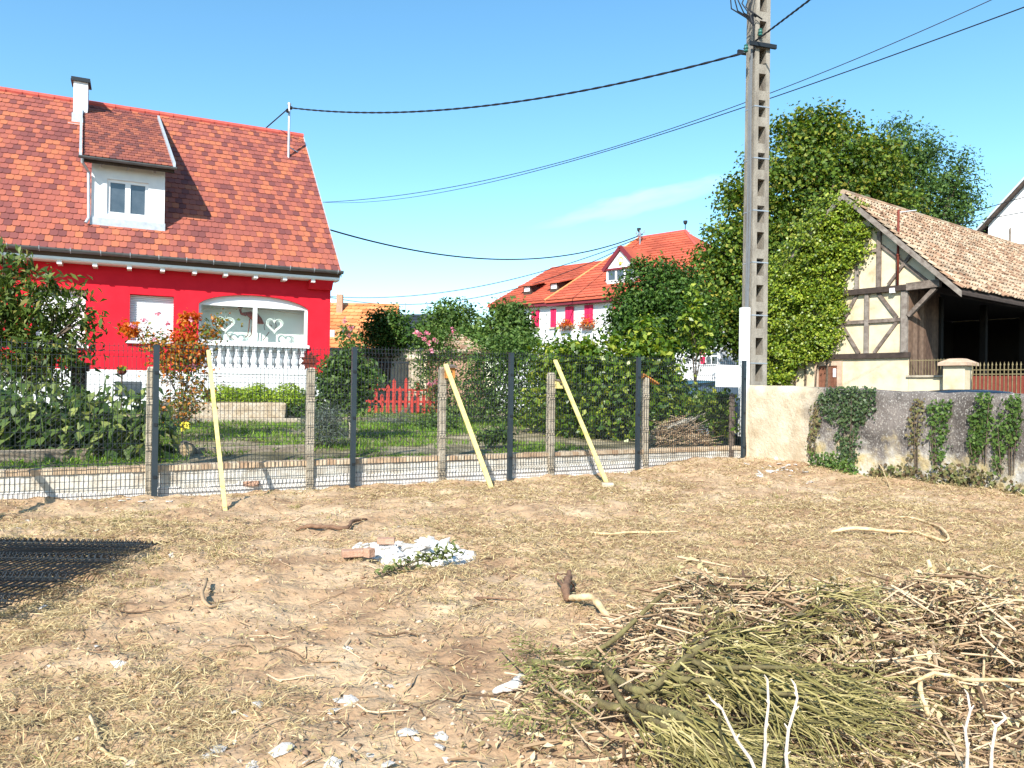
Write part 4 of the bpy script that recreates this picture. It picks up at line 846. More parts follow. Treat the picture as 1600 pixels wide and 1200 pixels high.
q = MB(); q.tube([(3.3,5.5,11.0),(3.3,5.5,13.2)], .05, 6); q.beam((2.9,5.5,12.95),(3.7,5.5,12.95),.06,.06); q.beam((3.3,5.1,12.75),(3.3,5.9,12.75),.06,.06)
for x in (2.95,3.65): q.tube([(x,5.5,12.95),(x,5.5,13.15)],.06,6)
q.build('roof_mast', 'galv', sch)
for x in (2.5,6.5):
    q = MB(); q.tube([(x,6.5,12.8),(x,6.5,13.5)],.035,5); q.lathe([(.03,13.3),(.14,13.42),(.16,13.6),(.05,13.62)],(x,6.5,0),8); q.build('finial', 'dark_metal', sch)

# ------------------------------------------------------------------ other houses
def gable_house(name, label, loc_, rz, wx, wy, ze, zr, wallm, tilem, rows=12, tw=.5, over=.4):
    t = thing(name, label, 'house', loc_, rz)
    q = MB(); q.box(-wx/2,wx/2,-wy/2,wy/2,-.6,ze)
    for x in (-wx/2, wx/2-.2): q.prism([(x,-wy/2+.02,ze),(x,wy/2-.02,ze),(x,0,zr-.12)],(.2,0,0))
    q.build('wall', wallm, t); q = MB(); s = V((0,-(wy/2+over),-(zr-ze)*(1+2*over/wy)))
    q.prism([(-wx/2-.25,s.y,zr+s.z-.05),(-wx/2-.25,0,zr-.04),(-wx/2-.25,-s.y,zr+s.z-.05),(-wx/2-.25,-s.y,zr+s.z-.18),(-wx/2-.25,0,zr-.2),(-wx/2-.25,s.y,zr+s.z-.18)],(wx+.5,0,0)); r = q.build('roof', 'roof_under', t)
    for sg in (1,-1):
        q = MB(); tiles(q,(0,0,zr),(1,0,0),(0,sg*s.y,s.z),rows,s.length/rows,tw,lambda v:(-wx/2-.3,wx/2+.3),lift=.05,thick=.04); q.build('roof_tiles', tilem, r)
    return t, r
oh, orf = gable_house('orange_roof_house', 'small house with bright orange tiled roof just beyond the red house', at(543,606,46)-V((0,0,1.2)), R(4), 5.4, 9, 2.9, 6.35, 'cream', 'orange_tile', 17, .45)
oh.location.z = 0
q = MB(); q.box(-.6,-.25,-.9,-.5,5.2,6.75); q.build('chimney', 'brick_clay', orf); q = MB(); q.box(-.95,-.35,-2.95,-2.85,4.05,4.5); sk = q.build('skylight', 'zinc', orf)
q = MB(); q.lathe([(.01,0),(.2,.03),(.33,.10),(.34,.11)],(.1,-2.9,4.6),12); q.tube([(.1,-2.8,3.9),(.1,-2.8,4.62)],.03,5); q.build('satellite_dish', 'galv', orf)
bh, _r = gable_house('dark_roof_house', 'distant house whose dark slate roof shows between the garden trees', V((-7.2,62,0)), R(-12), 3.6, 8, 4.4, 7.25, 'white_render', 'slate', 12, .6)
q = MB(); q.tube([(-1.4,-.5,7),(-1.4,-.5,8.1)],.03,5); q.build('aerial', 'galv', bh)
WRZ = R(-40); wh = thing('timbered_house', 'white half timbered gable at the right edge behind the barn roof', 'house', at(1700,606,40)*1, WRZ); wh.location.z = 0
def wl2(px, py):
    nrm = V((-math.sin(WRZ), math.cos(WRZ), 0)); d = ray(px, py); p = EYE + d*((wh.location-EYE).dot(nrm)/d.dot(nrm)) - wh.location; return p.x*math.cos(WRZ)+p.y*math.sin(WRZ), p.z
a = wl2(1528,362); b = wl2(1600,284); ap = wl2(1690,186); sl_ = (b[1]-a[1])/(b[0]-a[0])
zr = a[1] + sl_*(0-a[0]); hwid = -a[0]-.5
q = MB(); q.prism([(-hwid,0,-.4),(hwid,0,-.4),(hwid,0,zr-sl_*hwid-.2),(0,0,zr-.25),(-hwid,0,zr-sl_*hwid-.2)],(0,12,0)); q.build('wall', 'white_render', wh)
for s in (1,-1):
    q = MB(); q.prism([(0,-.5,zr),(s*(hwid+.6),-.5,zr-sl_*(hwid+.6)),(s*(hwid+.6),-.5,zr-sl_*(hwid+.6)-.28),(0,-.5,zr-.28)],(0,13,0)); q.build('roof', 'timber_dark', wh)
    q = MB(); q.prism([(0,-.56,zr+.08),(s*(hwid+.7),-.56,zr-sl_*(hwid+.7)+.08),(s*(hwid+.7),-.56,zr-sl_*(hwid+.7)-.07),(0,-.56,zr-.07)],(0,.06,0)); q.build('verge_board', 'zinc', wh)
for x0,z0,x1,z1,w_ in ((-hwid,7.3,hwid,7.3,.14),(-hwid,4.9,hwid,4.9,.2),(-4.7,2,-4.7,9.6,.15),(-3.5,2,-3.5,10.6,.15),(-2.2,2,-2.2,11,.15),(-hwid,9.6,hwid,9.6,.14) if zr-sl_*hwid > 9 else (-3.6,9.4,3.6,9.4,.14),(0,2,0,12,.15)):
    q = MB(); q.beam((x0,-.03,z0),(x1,-.03,z1),.08,w_,(0,1,0)) if x0==x1 else q.box(x0,x1,-.07,.0,z0-w_/2,z0+w_/2); q.build('beam', 'timber_pale', wh)
# roofed garden hut and stone pier, red pickets, dark railings
gd = gat(711, 26); hut = thing('garden_hut', 'small brick hut with steep brown tiled pyramid roof among the garden shrubs', 'hut', gd, R(20))
q = MB(); q.box(-.8,.8,-.8,.8,-.3,1.75); q.build('wall', 'brick_clay', hut); q = MB(); zt = 3.25-gd.z
q.add([(-1,-1,1.7),(1,-1,1.7),(1,1,1.7),(-1,1,1.7),(0,0,zt)],[(0,1,4),(1,2,4),(2,3,4),(3,0,4),(3,2,1,0)]); hr = q.build('roof', 'barn_tile', hut)
for k in range(4):
    q = MB(); s = V((0,-1.03,1.68-zt)); tiles(q,(0,0,zt),(1,0,0),s,10,s.length/10,.2,lambda v:(-1.02*v/s.length-.02,1.02*v/s.length+.02)); o = q.build('roof_tiles', 'barn_tile', hr); o.rotation_euler = (0,0,PI/2*k)
gq = gat(650, 21.5); st = thing('stone_pier', 'old round topped stone gate pier in the garden behind the climbing roses', 'pier', gq, R(15))
q = MB(); hgt = 2.28-gq.z; q.box(-.19,.19,-.19,.19,-.3,hgt-.16); q.build('shaft', 'stone', st, bevel=.02); q = MB(); q.lathe([(.27,hgt-.17),(.28,hgt-.1),(.24,hgt-.03),(.14,hgt+.02),(.05,hgt+.04)],(0,0,0),14); q.build('cap', 'stone', st, True)
pk = thing('picket_fence', 'low red painted picket fence beside the stone pier in the garden', 'fence', gat(578,20.5), R(12))
for i, hgt in enumerate([1.05,1.05,.55,.8,.95,.75,.98,.7,.9,.6,.85,.9,.7]):
    x = .0 + .16*i; q = MB(); q.prism([(x-.045,0,.02),(x+.045,0,.02),(x+.045,0,hgt-.07),(x,0,hgt),(x-.045,0,hgt-.07)],(0,.022,0)); q.build('picket', 'redpicket', pk)
for z in (.3,.62): q = MB(); q.box(-.1,2.1,.023,.05,z,z+.06); q.build('rail', 'redpicket', pk)
dk = thing('garden_railing', 'dark spindled railing behind the red pickets', 'railing', gat(585,23.5,.0), R(8)); 
for i in range(14): q = MB(); q.tube([(.1*i,0,0),(.1*i,0,1.35)],.016,6); q.build('spindle', 'dark_metal', dk)
for z in (.3,1.33): q = MB(); q.box(-.05,1.4,-.02,.02,z,z+.05); q.build('rail', 'dark_metal', dk)
bw_ = thing('far_garden_wall', 'pale beige garden wall behind the dark railing', 'wall', gat(600,29), R(5)); q = MB(); q.box(-2.6,2.4,0,.2,-.3,1.75); q.build('wall', 'cream', bw_); q = MB(); q.box(-2.65,2.45,-.04,.24,1.75,1.83); q.build('coping', 'concrete', bw_)

# ------------------------------------------------------------------ parked cars beyond the walls
def car(label, loc_, rz, paint, L=4.2, W=1.75, H=1.45):
    t = thing('parked_car', label, 'car', loc_, rz)
    xs_ = [-L/2,-L/2+.1,-L*.33,-L*.2,0,L*.14,L*.30,L/2-.08,L/2]; lo_ = [.35,.25,.2,.2,.2,.2,.2,.25,.35]; be = [.62,.82,.9,.92,.93,.92,.90,.75,.6]; tp = [.63,.85,1.15,H-.06,H,H-.04,.98,.8,.62]; wf = [.78,.92,1,1,1,1,.98,.92,.8]
    q = MB(); vs = []
    for x, l, b, w_ in zip(xs_, lo_, be, wf):
        h = W/2*w_; vs += [(x,-h*.92,l),(x,-h,(l+b)/2),(x,-h*.93,b),(x,h*.93,b),(x,h,(l+b)/2),(x,h*.92,l)]
    n = len(xs_); fs = [(i*6+k,i*6+(k+1)%6,(i+1)*6+(k+1)%6,(i+1)*6+k) for i in range(n-1) for k in range(6)] + [(5,4,3,2,1,0),tuple(range(n*6-6,n*6))]; q.add(vs, fs); b_ = q.build('body', paint, t, True)
    def cab(x0,x1,x2,x3,z0,z1,w0,w1,nm,m,par,e=0):
        q = MB(); q.add([(x0-e,-w0-e,z0),(x3+e,-w0-e,z0),(x3+e,w0+e,z0),(x0-e,w0+e,z0),(x1,-w1,z1),((x1+x2)/2,-w1,z1+.03),(x2,-w1,z1),(x2,w1,z1),((x1+x2)/2,w1,z1+.03),(x1,w1,z1)],[(0,1,6,5,4),(2,3,9,8,7),(1,2,7,6),(3,0,4,9),(4,5,8,9),(5,6,7,8),(3,2,1,0)]); return q.build(nm, m, par, False, .02)
    cab(-L*.42,-L*.30,L*.10,L*.27,.88,H-.1,W*.44,W*.37,'cabin_glass','glass_dark',t)
    q = MB(); w1 = W*.385; prof = [(-L*.31,H-.13),(-L*.28,H-.06),(-L*.15,H-.01),(0,H),(L*.06,H-.02),(L*.11,H-.09)]
    vs = []
    for x, z in prof: vs += [(x,-w1,z-.05),(x,-w1*.85,z),(x,0,z+.02),(x,w1*.85,z),(x,w1,z-.05)]
    fs = [(i*5+k,(i+1)*5+k,(i+1)*5+k+1,i*5+k+1) for i in range(len(prof)-1) for k in range(4)]; q.add(vs, fs); q.build('roof_panel', paint, t, True)
    for sx in (-L*.32, L*.31):
        for sy in (-1,1):
            q = MB(); q.tube([(sx,sy*(W/2-.2),.31),(sx,sy*(W/2-.01),.31)],.31,18); wo = q.build('wheel', 'tyre', t); q = MB(); q.tube([(sx,sy*(W/2-.012),.31),(sx,sy*(W/2+.006),.31)],.19,14); q.build('rim', 'galv', wo)
    for sy in (-1,1): q = MB(); q.box(L/2-.1,L/2-.02,sy*W*.36-.14,sy*W*.36+.14,.6,.72); q.build('headlight', 'glass_dark', t, bevel=.02)
    return t
car('black car behind the blackened wall, only its low roof arc showing', V((9.55,15.6,.05)), R(-8), 'car_dark', 4.3, 1.75, 1.44)
car('dark car between the concrete pole and the barn, roof end just showing', V((5.75,19.2,.2)), R(8), 'car_dark', 4.2, 1.72, 1.42)
car('teal car in the lane behind the brush heap', V((5.7,23.5,.2)), R(60), 'car_blue', 4.2, 1.75, 1.5)

# ------------------------------------------------------------------ trees and garden plants
def tree(name, label, Y, lobes, m, n, per, leaf, base_px, spread, r0, deep=1.0, group=None, base_z=0, **kw):
    b = at(base_px, 606, Y); b.z = base_z
    return plant(name, label, 'tree', b, pxl(Y, *lobes, deep=deep), m, n, per, leaf, 'bark', r0, group, crownname='crown', stemname='trunk', spread=spread, **kw)
tree('maple_tree', 'tall spreading maple with yellowing top behind the concrete pole and barn', 36, [(1275,235,60,55),(1225,275,62,62),(1318,255,52,55),(1345,300,38,45),(1262,330,95,70),(1185,345,60,55),(1150,300,22,24),(1135,392,46,46),(1205,420,85,75),(1108,440,36,46),(1150,490,64,60),(1095,505,34,40),(1215,500,80,70),(1365,285,40,55),(1370,250,28,34),(1390,330,40,36),(1300,205,28,25),(1235,205,28,24)], 'leaf_maple', 1250, 48, .175, 1230, .42, .32, aspect=.8)
tree('ash_tree', 'looser bluish green ash tree rising behind the barn roof ridge', 43, [(1420,245,34,38),(1398,215,20,28),(1450,240,24,28),(1475,290,40,46),(1502,322,24,34),(1432,310,48,42),(1390,285,30,44),(1500,260,18,22),(1470,345,45,30),(1390,340,30,30)], 'leaf_ash', 480, 38, .21, 1450, .42, .25, aspect=.42, shell=.4)
tree('round_tree', 'dense dark rounded tree before the red roofed white house', 29, [(1025,455,56,44),(1062,470,40,50),(990,480,38,40),(1040,500,66,46),(985,520,36,40),(1075,520,36,40),(1015,425,28,18)], 'leaf_dark', 560, 36, .14, 1030, .27, .2, aspect=.6)
tree('yellow_sapling', 'slim yellow green sapling beside the dark round tree', 22, [(1085,470,11,22),(1080,500,16,24),(1092,520,18,26)], 'leaf_laurel', 110, 9, .15, 1086, .12, .04)
tree('conifer', 'dark bushy evergreen before the orange roof', 29, [(600,512,26,24),(625,525,32,30),(592,535,24,24),(610,495,14,12)], 'leaf_dark', 460, 11, .14, 606, .2, .14)
tree('garden_tree', 'upright mid green tree between the dark slate roof and the hut', 31, [(705,490,26,18),(690,512,34,28),(730,510,26,28),(712,530,45,24),(665,525,20,20)], 'leaf_mid', 520, 11, .17, 706, .22, .14)
tree('garden_tree', 'loose garden tree standing before the white wall with red shutters', 27, [(800,492,26,16),(785,512,36,24),(812,518,22,20),(795,538,46,24)], 'leaf_mid', 480, 11, .16, 800, .22, .12)
def shrub(name, label, Y, lobes, m, n, per, leaf, spread, r0=.03, deep=1., cat='shrub', stem='bark', bp=None, group=None, **kw):
    b = gat(bp or lobes[0][0], Y); return plant(name, label, cat, b, pxl(Y, *lobes, deep=deep), m, n, per, leaf, stem, r0, group, spread=spread, **kw)
shrub('laurel_bush', 'tall glossy laurel with yellow green tips behind the rightmost brace', 16.2, [(900,592,40,48),(885,556,26,24),(935,568,32,28),(905,640,48,48),(950,610,45,60),(960,535,14,12),(912,532,9,14)], 'leaf_laurel', 720, 11, .13, .17)
shrub('laurel_bush', 'second glossy laurel, right of the tallest one and left of the brush heap', 16.0, [(1010,555,38,36),(1000,600,48,60),(1028,598,30,42),(985,650,48,42),(1025,640,40,46),(1010,515,16,16)], 'leaf_laurel', 680, 11, .13, .17)
shrub('dull_bush', 'loose dull green bush between the hut and the laurels', 18.5, [(770,560,44,44),(810,555,40,40),(745,600,34,44),(800,610,50,50),(840,600,30,52),(760,640,40,34),(830,650,40,32)], 'leaf_mid', 950, 11, .085, .16, shell=.55)
shrub('lime_bush', 'bright lime leaved bush left of the tall laurel', 16.8, [(855,570,26,30),(868,615,26,42),(845,640,30,34),(880,655,24,30)], 'leaf_laurel', 300, 10, .12, .14)
shrub('lemon_tree', 'small pale trunked fruit tree right of the balcony', 13.8, [(535,590,34,34),(555,610,32,34),(515,610,24,30),(540,570,22,20),(570,590,20,24)], 'leaf_mid', 520, 11, .085, .10, .022, cat='tree', stem='bark_pale', bp=548)
shrub('lavender_bush', 'soft grey green herb clump at the foot of the rusty sun post', 12.8, [(500,665,26,24),(525,672,22,18),(512,648,20,18)], 'lavender', 420, 10, .09, .07, .01, aspect=.12, up=1.2)
shrub('lavender_bush', 'dusty grey clump before the red pickets', 17.6, [(600,662,30,16),(630,660,22,18),(580,668,20,12)], 'lavender', 340, 10, .09, .09, .01, aspect=.14, up=1.2)
rs = shrub('climbing_rose', 'climbing rose with pink blooms over the stone pier', 19.6, [(680,540,30,30),(665,580,22,40),(695,585,22,50),(690,640,30,34),(705,520,18,14)], 'leaf_mid', 420, 10, .08, .13, .02, shell=.5)
def blooms(root, Y, spots, m='petal', s=.06):
    for x, y in spots: npmesh('bloom', crown([((at(x,y,Y)-root.location), (s,s,s))], 9, 2, s*1.1, .9, spread=.015), m, root)
blooms(rs, 19.2, [(671,535),(681,533),(674,548),(667,521),(655,522),(672,600),(682,598),(707,516),(662,530),(650,518)])
rb = shrub('rose_bush', 'straggling rose with orange autumn leaves behind the leftmost whole post', 12.9, [(285,560,26,40),(262,560,20,36),(300,605,30,34),(245,545,16,22),(222,528,12,16),(325,520,11,16),(345,500,10,10),(310,540,22,30),(280,640,30,26)], 'leaf_rose', 380, 9, .065, .11, .015, shell=.45)
P = np.concatenate([crown([(at(x,y,12.85)-rb.location, (rx*.0107,rx*.0107,ry*.0107))], 34, 7, .075, .6, spread=.06) for x,y,rx,ry in ((290,520,16,22),(278,545,14,18),(203,515,8,10),(308,555,10,16),(296,498,10,8))]); npmesh('autumn_leaves', P, 'leaf_orange', rb)
blooms(rb, 12.7, [(225,500),(240,530),(208,510),(247,490),(262,505),(298,500),(302,572)], s=.035)
tr = shrub('standard_rose', 'thin tall rose shoots in front of the orange roof', 14.5, [(545,520,12,22),(550,545,16,18)], 'leaf_mid', 70, 7, .07, .09, .012, shell=.3); blooms(tr, 14.4, [(540,500),(548,512),(544,526)], 'petal', .04)
pt = tree('peach_tree', 'peach tree with drooping leaves in front of the left shutter', 13.0, [(15,430,22,34),(70,445,26,30),(20,490,44,40),(85,490,38,36),(125,510,28,24),(40,545,50,36),(95,550,44,30),(10,580,40,34),(70,590,36,22),(-40,500,50,60),(140,490,15,12),(128,455,14,18),(5,400,11,16)], 'leaf_peach', 420, 13, .15, 40, .12, .06, base_z=.4, aspect=.32, droop=1.3, shell=.45)
for x, y, rx, ry, lb in ((350,620,28,15,'clipped lime green box ball, leftmost of three before the balcony plinth'),(400,619,25,16,'clipped lime green box ball, middle of three before the balcony plinth'),(450,621,28,20,'clipped lime green box ball, rightmost of three before the balcony plinth')):
    shrub('box_ball', lb, 18.2, [(x,y,rx,ry),(x+4,y+6,rx*.95,ry*.9)], 'leaf_box', 420, 11, .055, .055, .02, shell=.88, group='clipped box balls')
shrub('dark_hedge', 'low dark hedge under the box balls', 18.0, [(460,640,24,12),(480,645,20,12)], 'leaf_dark', 160, 9, .06, .07)
shrub('bush', 'low green bush right of the brush heap against the end board', 14.9, [(1118,655,18,30),(1105,635,20,16),(1130,640,14,24)], 'leaf_laurel', 190, 10, .11, .12)
shrub('bush', 'dark bush behind the brush heap under the notice board', 16.3, [(1060,622,28,16),(1100,626,24,12),(1040,640,26,28)], 'leaf_dark', 260, 10, .1, .14)
shrub('bush', 'small rounded leafy plant on the lawn behind the leaning middle brace', 13.6, [(780,680,15,10),(758,683,10,8)], 'leaf_mid', 60, 8, .1, .08, .01)
shrub('bush', 'dense leafy clump below the climbing rose', 16.5, [(690,668,28,20),(665,672,20,16)], 'leaf_mid', 240, 9, .075, .10, .01)
# row of broad leaved vegetables behind the sleeper
def veg(seed):
    random.seed(seed); t = thing('leafy_plant', '', 'plant'); cen = []; nor = []; dv = []; Ls = []; q = MB()
    for s in range(3):
        a = random.uniform(0,6.28); top = V((math.cos(a)*.16, math.sin(a)*.16, random.uniform(.8,1.12))); q.tube([(0,0,-.1),top*.5,top],[.02,.015,.008],5)
        for k in range(26):
            u_ = random.uniform(.08,1); b = random.uniform(0,6.28); o = V((math.cos(b), math.sin(b), 0)); l = random.uniform(.16,.30)*(1.15-.5*u_)
            cen.append(list(top*u_ + o*(.10+.16*(1-.5*u_)))); nor.append([o.x*.45,o.y*.45,.75]); dv.append([o.x,o.y,-random.uniform(.2,1.3)]); Ls.append(l)
    q.build('stem', 'leaf_mid', t); Ls = np.array(Ls); npmesh('foliage', leafquads(np.array(cen), np.array(nor)+rng.normal(size=(len(nor),3))*.25, np.array(dv), Ls, Ls*.6, .18, .12), 'leaf_big', t); return t
pv = [veg(3), veg(8), veg(21)]
spots = [(x, Y) for Y in (10.45, 11.0, 11.6) for x in (range(-30,245,34) if Y < 10.8 else range(-15,225,40))]
for i, (x, Y) in enumerate(spots):
    src = pv[i % 3]; p = gat(x + random.uniform(-8,8), Y + random.uniform(-.15,.15))
    if i < 3: o = src; o.location = p; o.rotation_euler = (0,0,i)
    else: o = dup(src, p, random.uniform(0,6.28), scale=random.uniform(.8,1.05))
    o['label'] = 'broad leaved vegetable plant in the dense row behind the timber sleeper'; o['group'] = 'vegetable row behind the sleeper'
# sleepers, log, trough, pots, brush heap
def slab(name, label, cat, p0, p1, w, h, m, bevel=.02, z=0):
    d = p1-p0; o = thing(name, label, cat, p0.lerp(p1,.5), math.atan2(d.y,d.x)); q = MB(); q.box(-d.length/2,d.length/2,-w/2,w/2,-.1,h); q.build('body', m, o, bevel=bevel); return o
slab('timber_sleeper', 'long weathered timber sleeper edging the vegetable row', 'sleeper', gat(-40,9.75), gat(226,10.9), .18, .16, 'sleeper')
slab('timber_sleeper', 'weathered timber edging right of the leftmost whole post', 'sleeper', gat(305,11.35), gat(478,12.3), .16, .10, 'sleeper')
o = thing('log', 'short cut log end standing by the timber edging', 'log', gat(292,11.1), .5); q = MB(); q.tube([(0,-.15,.1),(0,.15,.1)],.11,14); q.build('body', 'sleeper', o, bevel=.01); q = MB(); q.tube([(0,-.152,.1),(0,-.156,.1)],.085,14); q.build('cut_face', 'peeled', o)
o = thing('stone_trough', 'long rough sandstone trough before the box balls', 'trough', gat(340,17.0), FANG-.12)
q = MB(); ph = [(-1.45,0),(1.42,.0),(1.46,.40),(-1.48,.38)]; q.prism([(x,-.25,z) for x,z in ph],(0,.5,0)); q.build('body', 'stone', o, bevel=.04); q = MB(); q.box(-1.3,1.3,-.14,.14,.385,.41); q.build('earth', 'garden_soil', o)
q = MB(); q.box(-1.6,1.75,-.4,-.1,-.1,.055); q.build('ledge', 'concrete', o, bevel=.01)
o = thing('dark_planter', 'dark square stone column with broad top among the plants under the peach tree', 'planter', gat(123,14.0), .4); q = MB(); q.box(-.12,.12,-.12,.12,-.1,1.08); q.build('shaft', 'timber_dark', o, bevel=.02); q = MB(); q.box(-.16,.16,-.16,.16,1.08,1.24); q.build('top', 'timber_dark', o, bevel=.02)
o = thing('pot_on_stick', 'small round flower pot on a thin stick before the white plinth', 'flower pot', gat(190,13.5), 0); pz = 1.4+(597-586)/FPX*13.5-o.location.z; q = MB(); q.tube([(0,0,-.1),(0,0,pz)],.012,5); q.build('stick', 'bark', o); q = MB(); q.lathe([(.03,pz),(.07,pz+.03),(.085,pz+.08)],(0,0,0),10); q.build('pot', 'rust', o); tag(npmesh('flowers', crown([((0,0,pz+.11),(.07,.07,.05))],25,4,.05,.8,spread=.02), 'leaf_box', o), kind='stuff')
o = thing('yellow_flower', 'single yellow flower on the garden edge', 'flower', gat(291,11.6), 0); q = MB(); q.tube([(0,0,-.05),(0,0,.36)],.006,4); q.build('stem', 'leaf_mid', o); npmesh('bloom', crown([((0,0,.38),(.06,.06,.05))],24,3,.06,.8,spread=.01), 'emblem', o)
hb = gat(1065,14.9); heap = thing('brush_heap', 'heap of dry grey brown cuttings behind the fence', 'heap', hb, 0)
q = MB()
for i in range(420):
    a = random.uniform(0,6.28); rr_ = .62*math.sqrt(random.random()); h = .55*(1-(rr_/.68)**2)*random.uniform(.4,1.15); p = V((rr_*math.cos(a), rr_*math.sin(a)*.8, h)); d = V((random.gauss(0,.6)+.25, random.gauss(0,.5), random.gauss(.15,.35)))*random.uniform(.12,.32); q.tube([p-d, p+V((0,0,random.uniform(-.02,.06))), p+d], [.007,.006,.003], 3, False)
tag(q.build('twigs', 'twig_brown', heap), kind='stuff')
q = MB()
for i in range(26): p = V((random.uniform(-.25,.35), random.uniform(-.3,.1), .42)); d = V((.55, random.uniform(-.2,.2), random.uniform(.1,.42)))*random.uniform(.5,1); q.tube([p-d*.3,p+d*.4,p+d],[.012,.010,.005],4)
tag(q.build('pale_sticks', 'bark_pale', heap), kind='stuff')
# lawn
n = 52000; d = rng.uniform(-2.5,10,n); nn = .35+11*rng.random(n)**1.3; keep = ((vnoise(d,nn,.7,12) > .33) & ~((nn < 1.5+.25*d*.4) & (nn > .75) & (d > .5) & (d < 6) & (vnoise(d,nn,2.2,14) < .72)) & ~((d > 7.2) & (nn < 5))); d, nn = d[keep], nn[keep]; n = len(d)
g0 = np.array(list(FP)) + d[:,None]*np.array(list(FD)) + nn[:,None]*np.array(list(FN)); g0[:,2] = gardz(d,nn)
dr_ = rng.normal(size=(n,3))*.45 + np.array([0,0,1.]); L = .05+.09*rng.random(n)*(.5+vnoise(d,nn,1.1,15)); g0 += norm(dr_)*L[:,None]*.45
tag(npmesh('lawn', leafquads(g0, rng.normal(size=(n,3)), dr_, L, .012+.006*rng.random(n), 0, .2), 'grass'), kind='stuff')

# ------------------------------------------------------------------ what lies on the plot
def npidx(name, v, f, m):
    me = bpy.data.meshes.new(name); k = f.shape[1]; me.vertices.add(len(v)); me.vertices.foreach_set('co', v.astype(np.float32).ravel()); me.loops.add(f.size); me.loops.foreach_set('vertex_index', f.astype(np.int32).ravel())
    me.polygons.add(len(f)); me.polygons.foreach_set('loop_start', np.arange(0,f.size,k,dtype=np.int32)); me.polygons.foreach_set('loop_total', np.full(len(f),k,dtype=np.int32)); me.update(calc_edges=True); me.materials.append(M[m])
    o = bpy.data.objects.new(name, me); C.objects.link(o); return o
def onplot(n, y0=2.2, y1=14.5):
    y = y0*(y1/y0)**rng.random(n); x = (rng.random(n)*2-1)*(.74*y+1.7)
    side = (x-FP.x)*FN.x + (y-FP.y)*FN.y; ok = side < -.12
    wx = np.interp(y, [w.y for w in WALL[::-1]], [w.x for w in WALL[::-1]]); ok &= x < wx - .05
    return x[ok], y[ok]
def lay(x, y, L, W, m, name, tilt=.22, lift=.006):
    n = len(x); z = gz(x, y); a = rng.random(n)*2*PI; dv = np.stack([np.cos(a), np.sin(a), rng.normal(size=n)*tilt], 1); nor = np.array([0,0,1.]) + rng.normal(size=(n,3))*.35
    c = np.stack([x, y, z + lift + np.abs(dv[:,2])*L*.4 + .008*rng.random(n)], 1); return npmesh(name, leafquads(c, nor, dv, L, W, .1, .12), m)
x, y = onplot(490000); dens = .55*vnoise(x,y,.55,41) + .35*vnoise(x,y,1.7,42) + .25*vnoise(x,y,4.5,43) + .10*ss(3,6,y) + .05*ss(-2,2,x) - .16*ss(.6,-.8,x)*ss(5.2,3.6,y); k = rng.random(len(x)) < ss(.44,.86,dens)*.92+.08; x, y = x[k], y[k]
n = len(x); tag(lay(x, y, .03+.085*rng.random(n)**1.8, .0013+.0022*rng.random(n)+.00065*y, 'straw', 'straw', .34, .010), kind='stuff')
x, y = onplot(2600); n = len(x); tag(lay(x, y, .018+.03*rng.random(n), .010+.014*rng.random(n), 'dry_leaf', 'leaf_litter', .25, .01), kind='stuff')
x, y = onplot(26000); n = len(x); r_ = .003+.018*rng.random(n)**4.0; r_[rng.random(n) < .015] *= 2.0
ov = np.array([[1,0,0],[-1,0,0],[0,1,0],[0,-1,0],[0,0,1],[0,0,-1.]]); of = np.array([[0,2,4],[2,1,4],[1,3,4],[3,0,4],[2,0,5],[1,2,5],[3,1,5],[0,3,5]])
a = rng.random(n)*6.28; ca, sa = np.cos(a), np.sin(a); vv = ov[None]*r_[:,None,None]*(.65+.7*rng.random((n,6,3)))*np.array([1,1,.6]); vx = vv[...,0]*ca[:,None]-vv[...,1]*sa[:,None]; vy = vv[...,0]*sa[:,None]+vv[...,1]*ca[:,None]
vv = np.stack([vx+x[:,None], vy+y[:,None], vv[...,2]+(gz(x,y)+r_*.25)[:,None]], -1); tag(npidx('soil_clods', vv.reshape(-1,3), (of[None]+np.arange(n)[:,None,None]*6).reshape(-1,3), 'clod'), kind='stuff')
# thin roots and sticks lying about, and upright half dry tufts
q = MB()
xs_, ys_ = onplot(700)
for x, y in zip(xs_, ys_):
    a = random.uniform(0,6.28); l = random.uniform(.06,.35); pts = []
    for i in range(5): t = i/4-.5; a += random.gauss(0,.25); pts.append(V((x+math.cos(a)*l*t, y+math.sin(a)*l*t, gzf(x+math.cos(a)*l*t, y+math.sin(a)*l*t)+.012+random.uniform(0,.012))))
    w_ = random.uniform(.002,.0055); q.tube(pts, [w_,w_*1.1,w_,w_*.8,w_*.4], 4, False)
tag(q.build('twig_litter', 'twig_brown'), kind='stuff')
tx, ty = onplot(300); tk = vnoise(tx,ty,.5,51)+.4*vnoise(tx,ty,2,52) > .72; tx, ty = tx[tk], ty[tk]; m = len(tx); per = 80; sp = (.04+.13*rng.random(m))
X = (tx[:,None]+rng.normal(size=(m,per))*sp[:,None]).ravel(); Y = (ty[:,None]+rng.normal(size=(m,per))*sp[:,None]).ravel(); n = len(X); dv = rng.normal(size=(n,3))*.75+np.array([0,0,.8]); L = .03+.075*rng.random(n)
cen = np.stack([X,Y,gz(X,Y)],1)+norm(dv)*L[:,None]*.42; tag(npmesh('grass_tufts', leafquads(cen, rng.normal(size=(n,3)), dv, L, .0035+.003*rng.random(n), 0, .3), 'tuft'), kind='stuff')
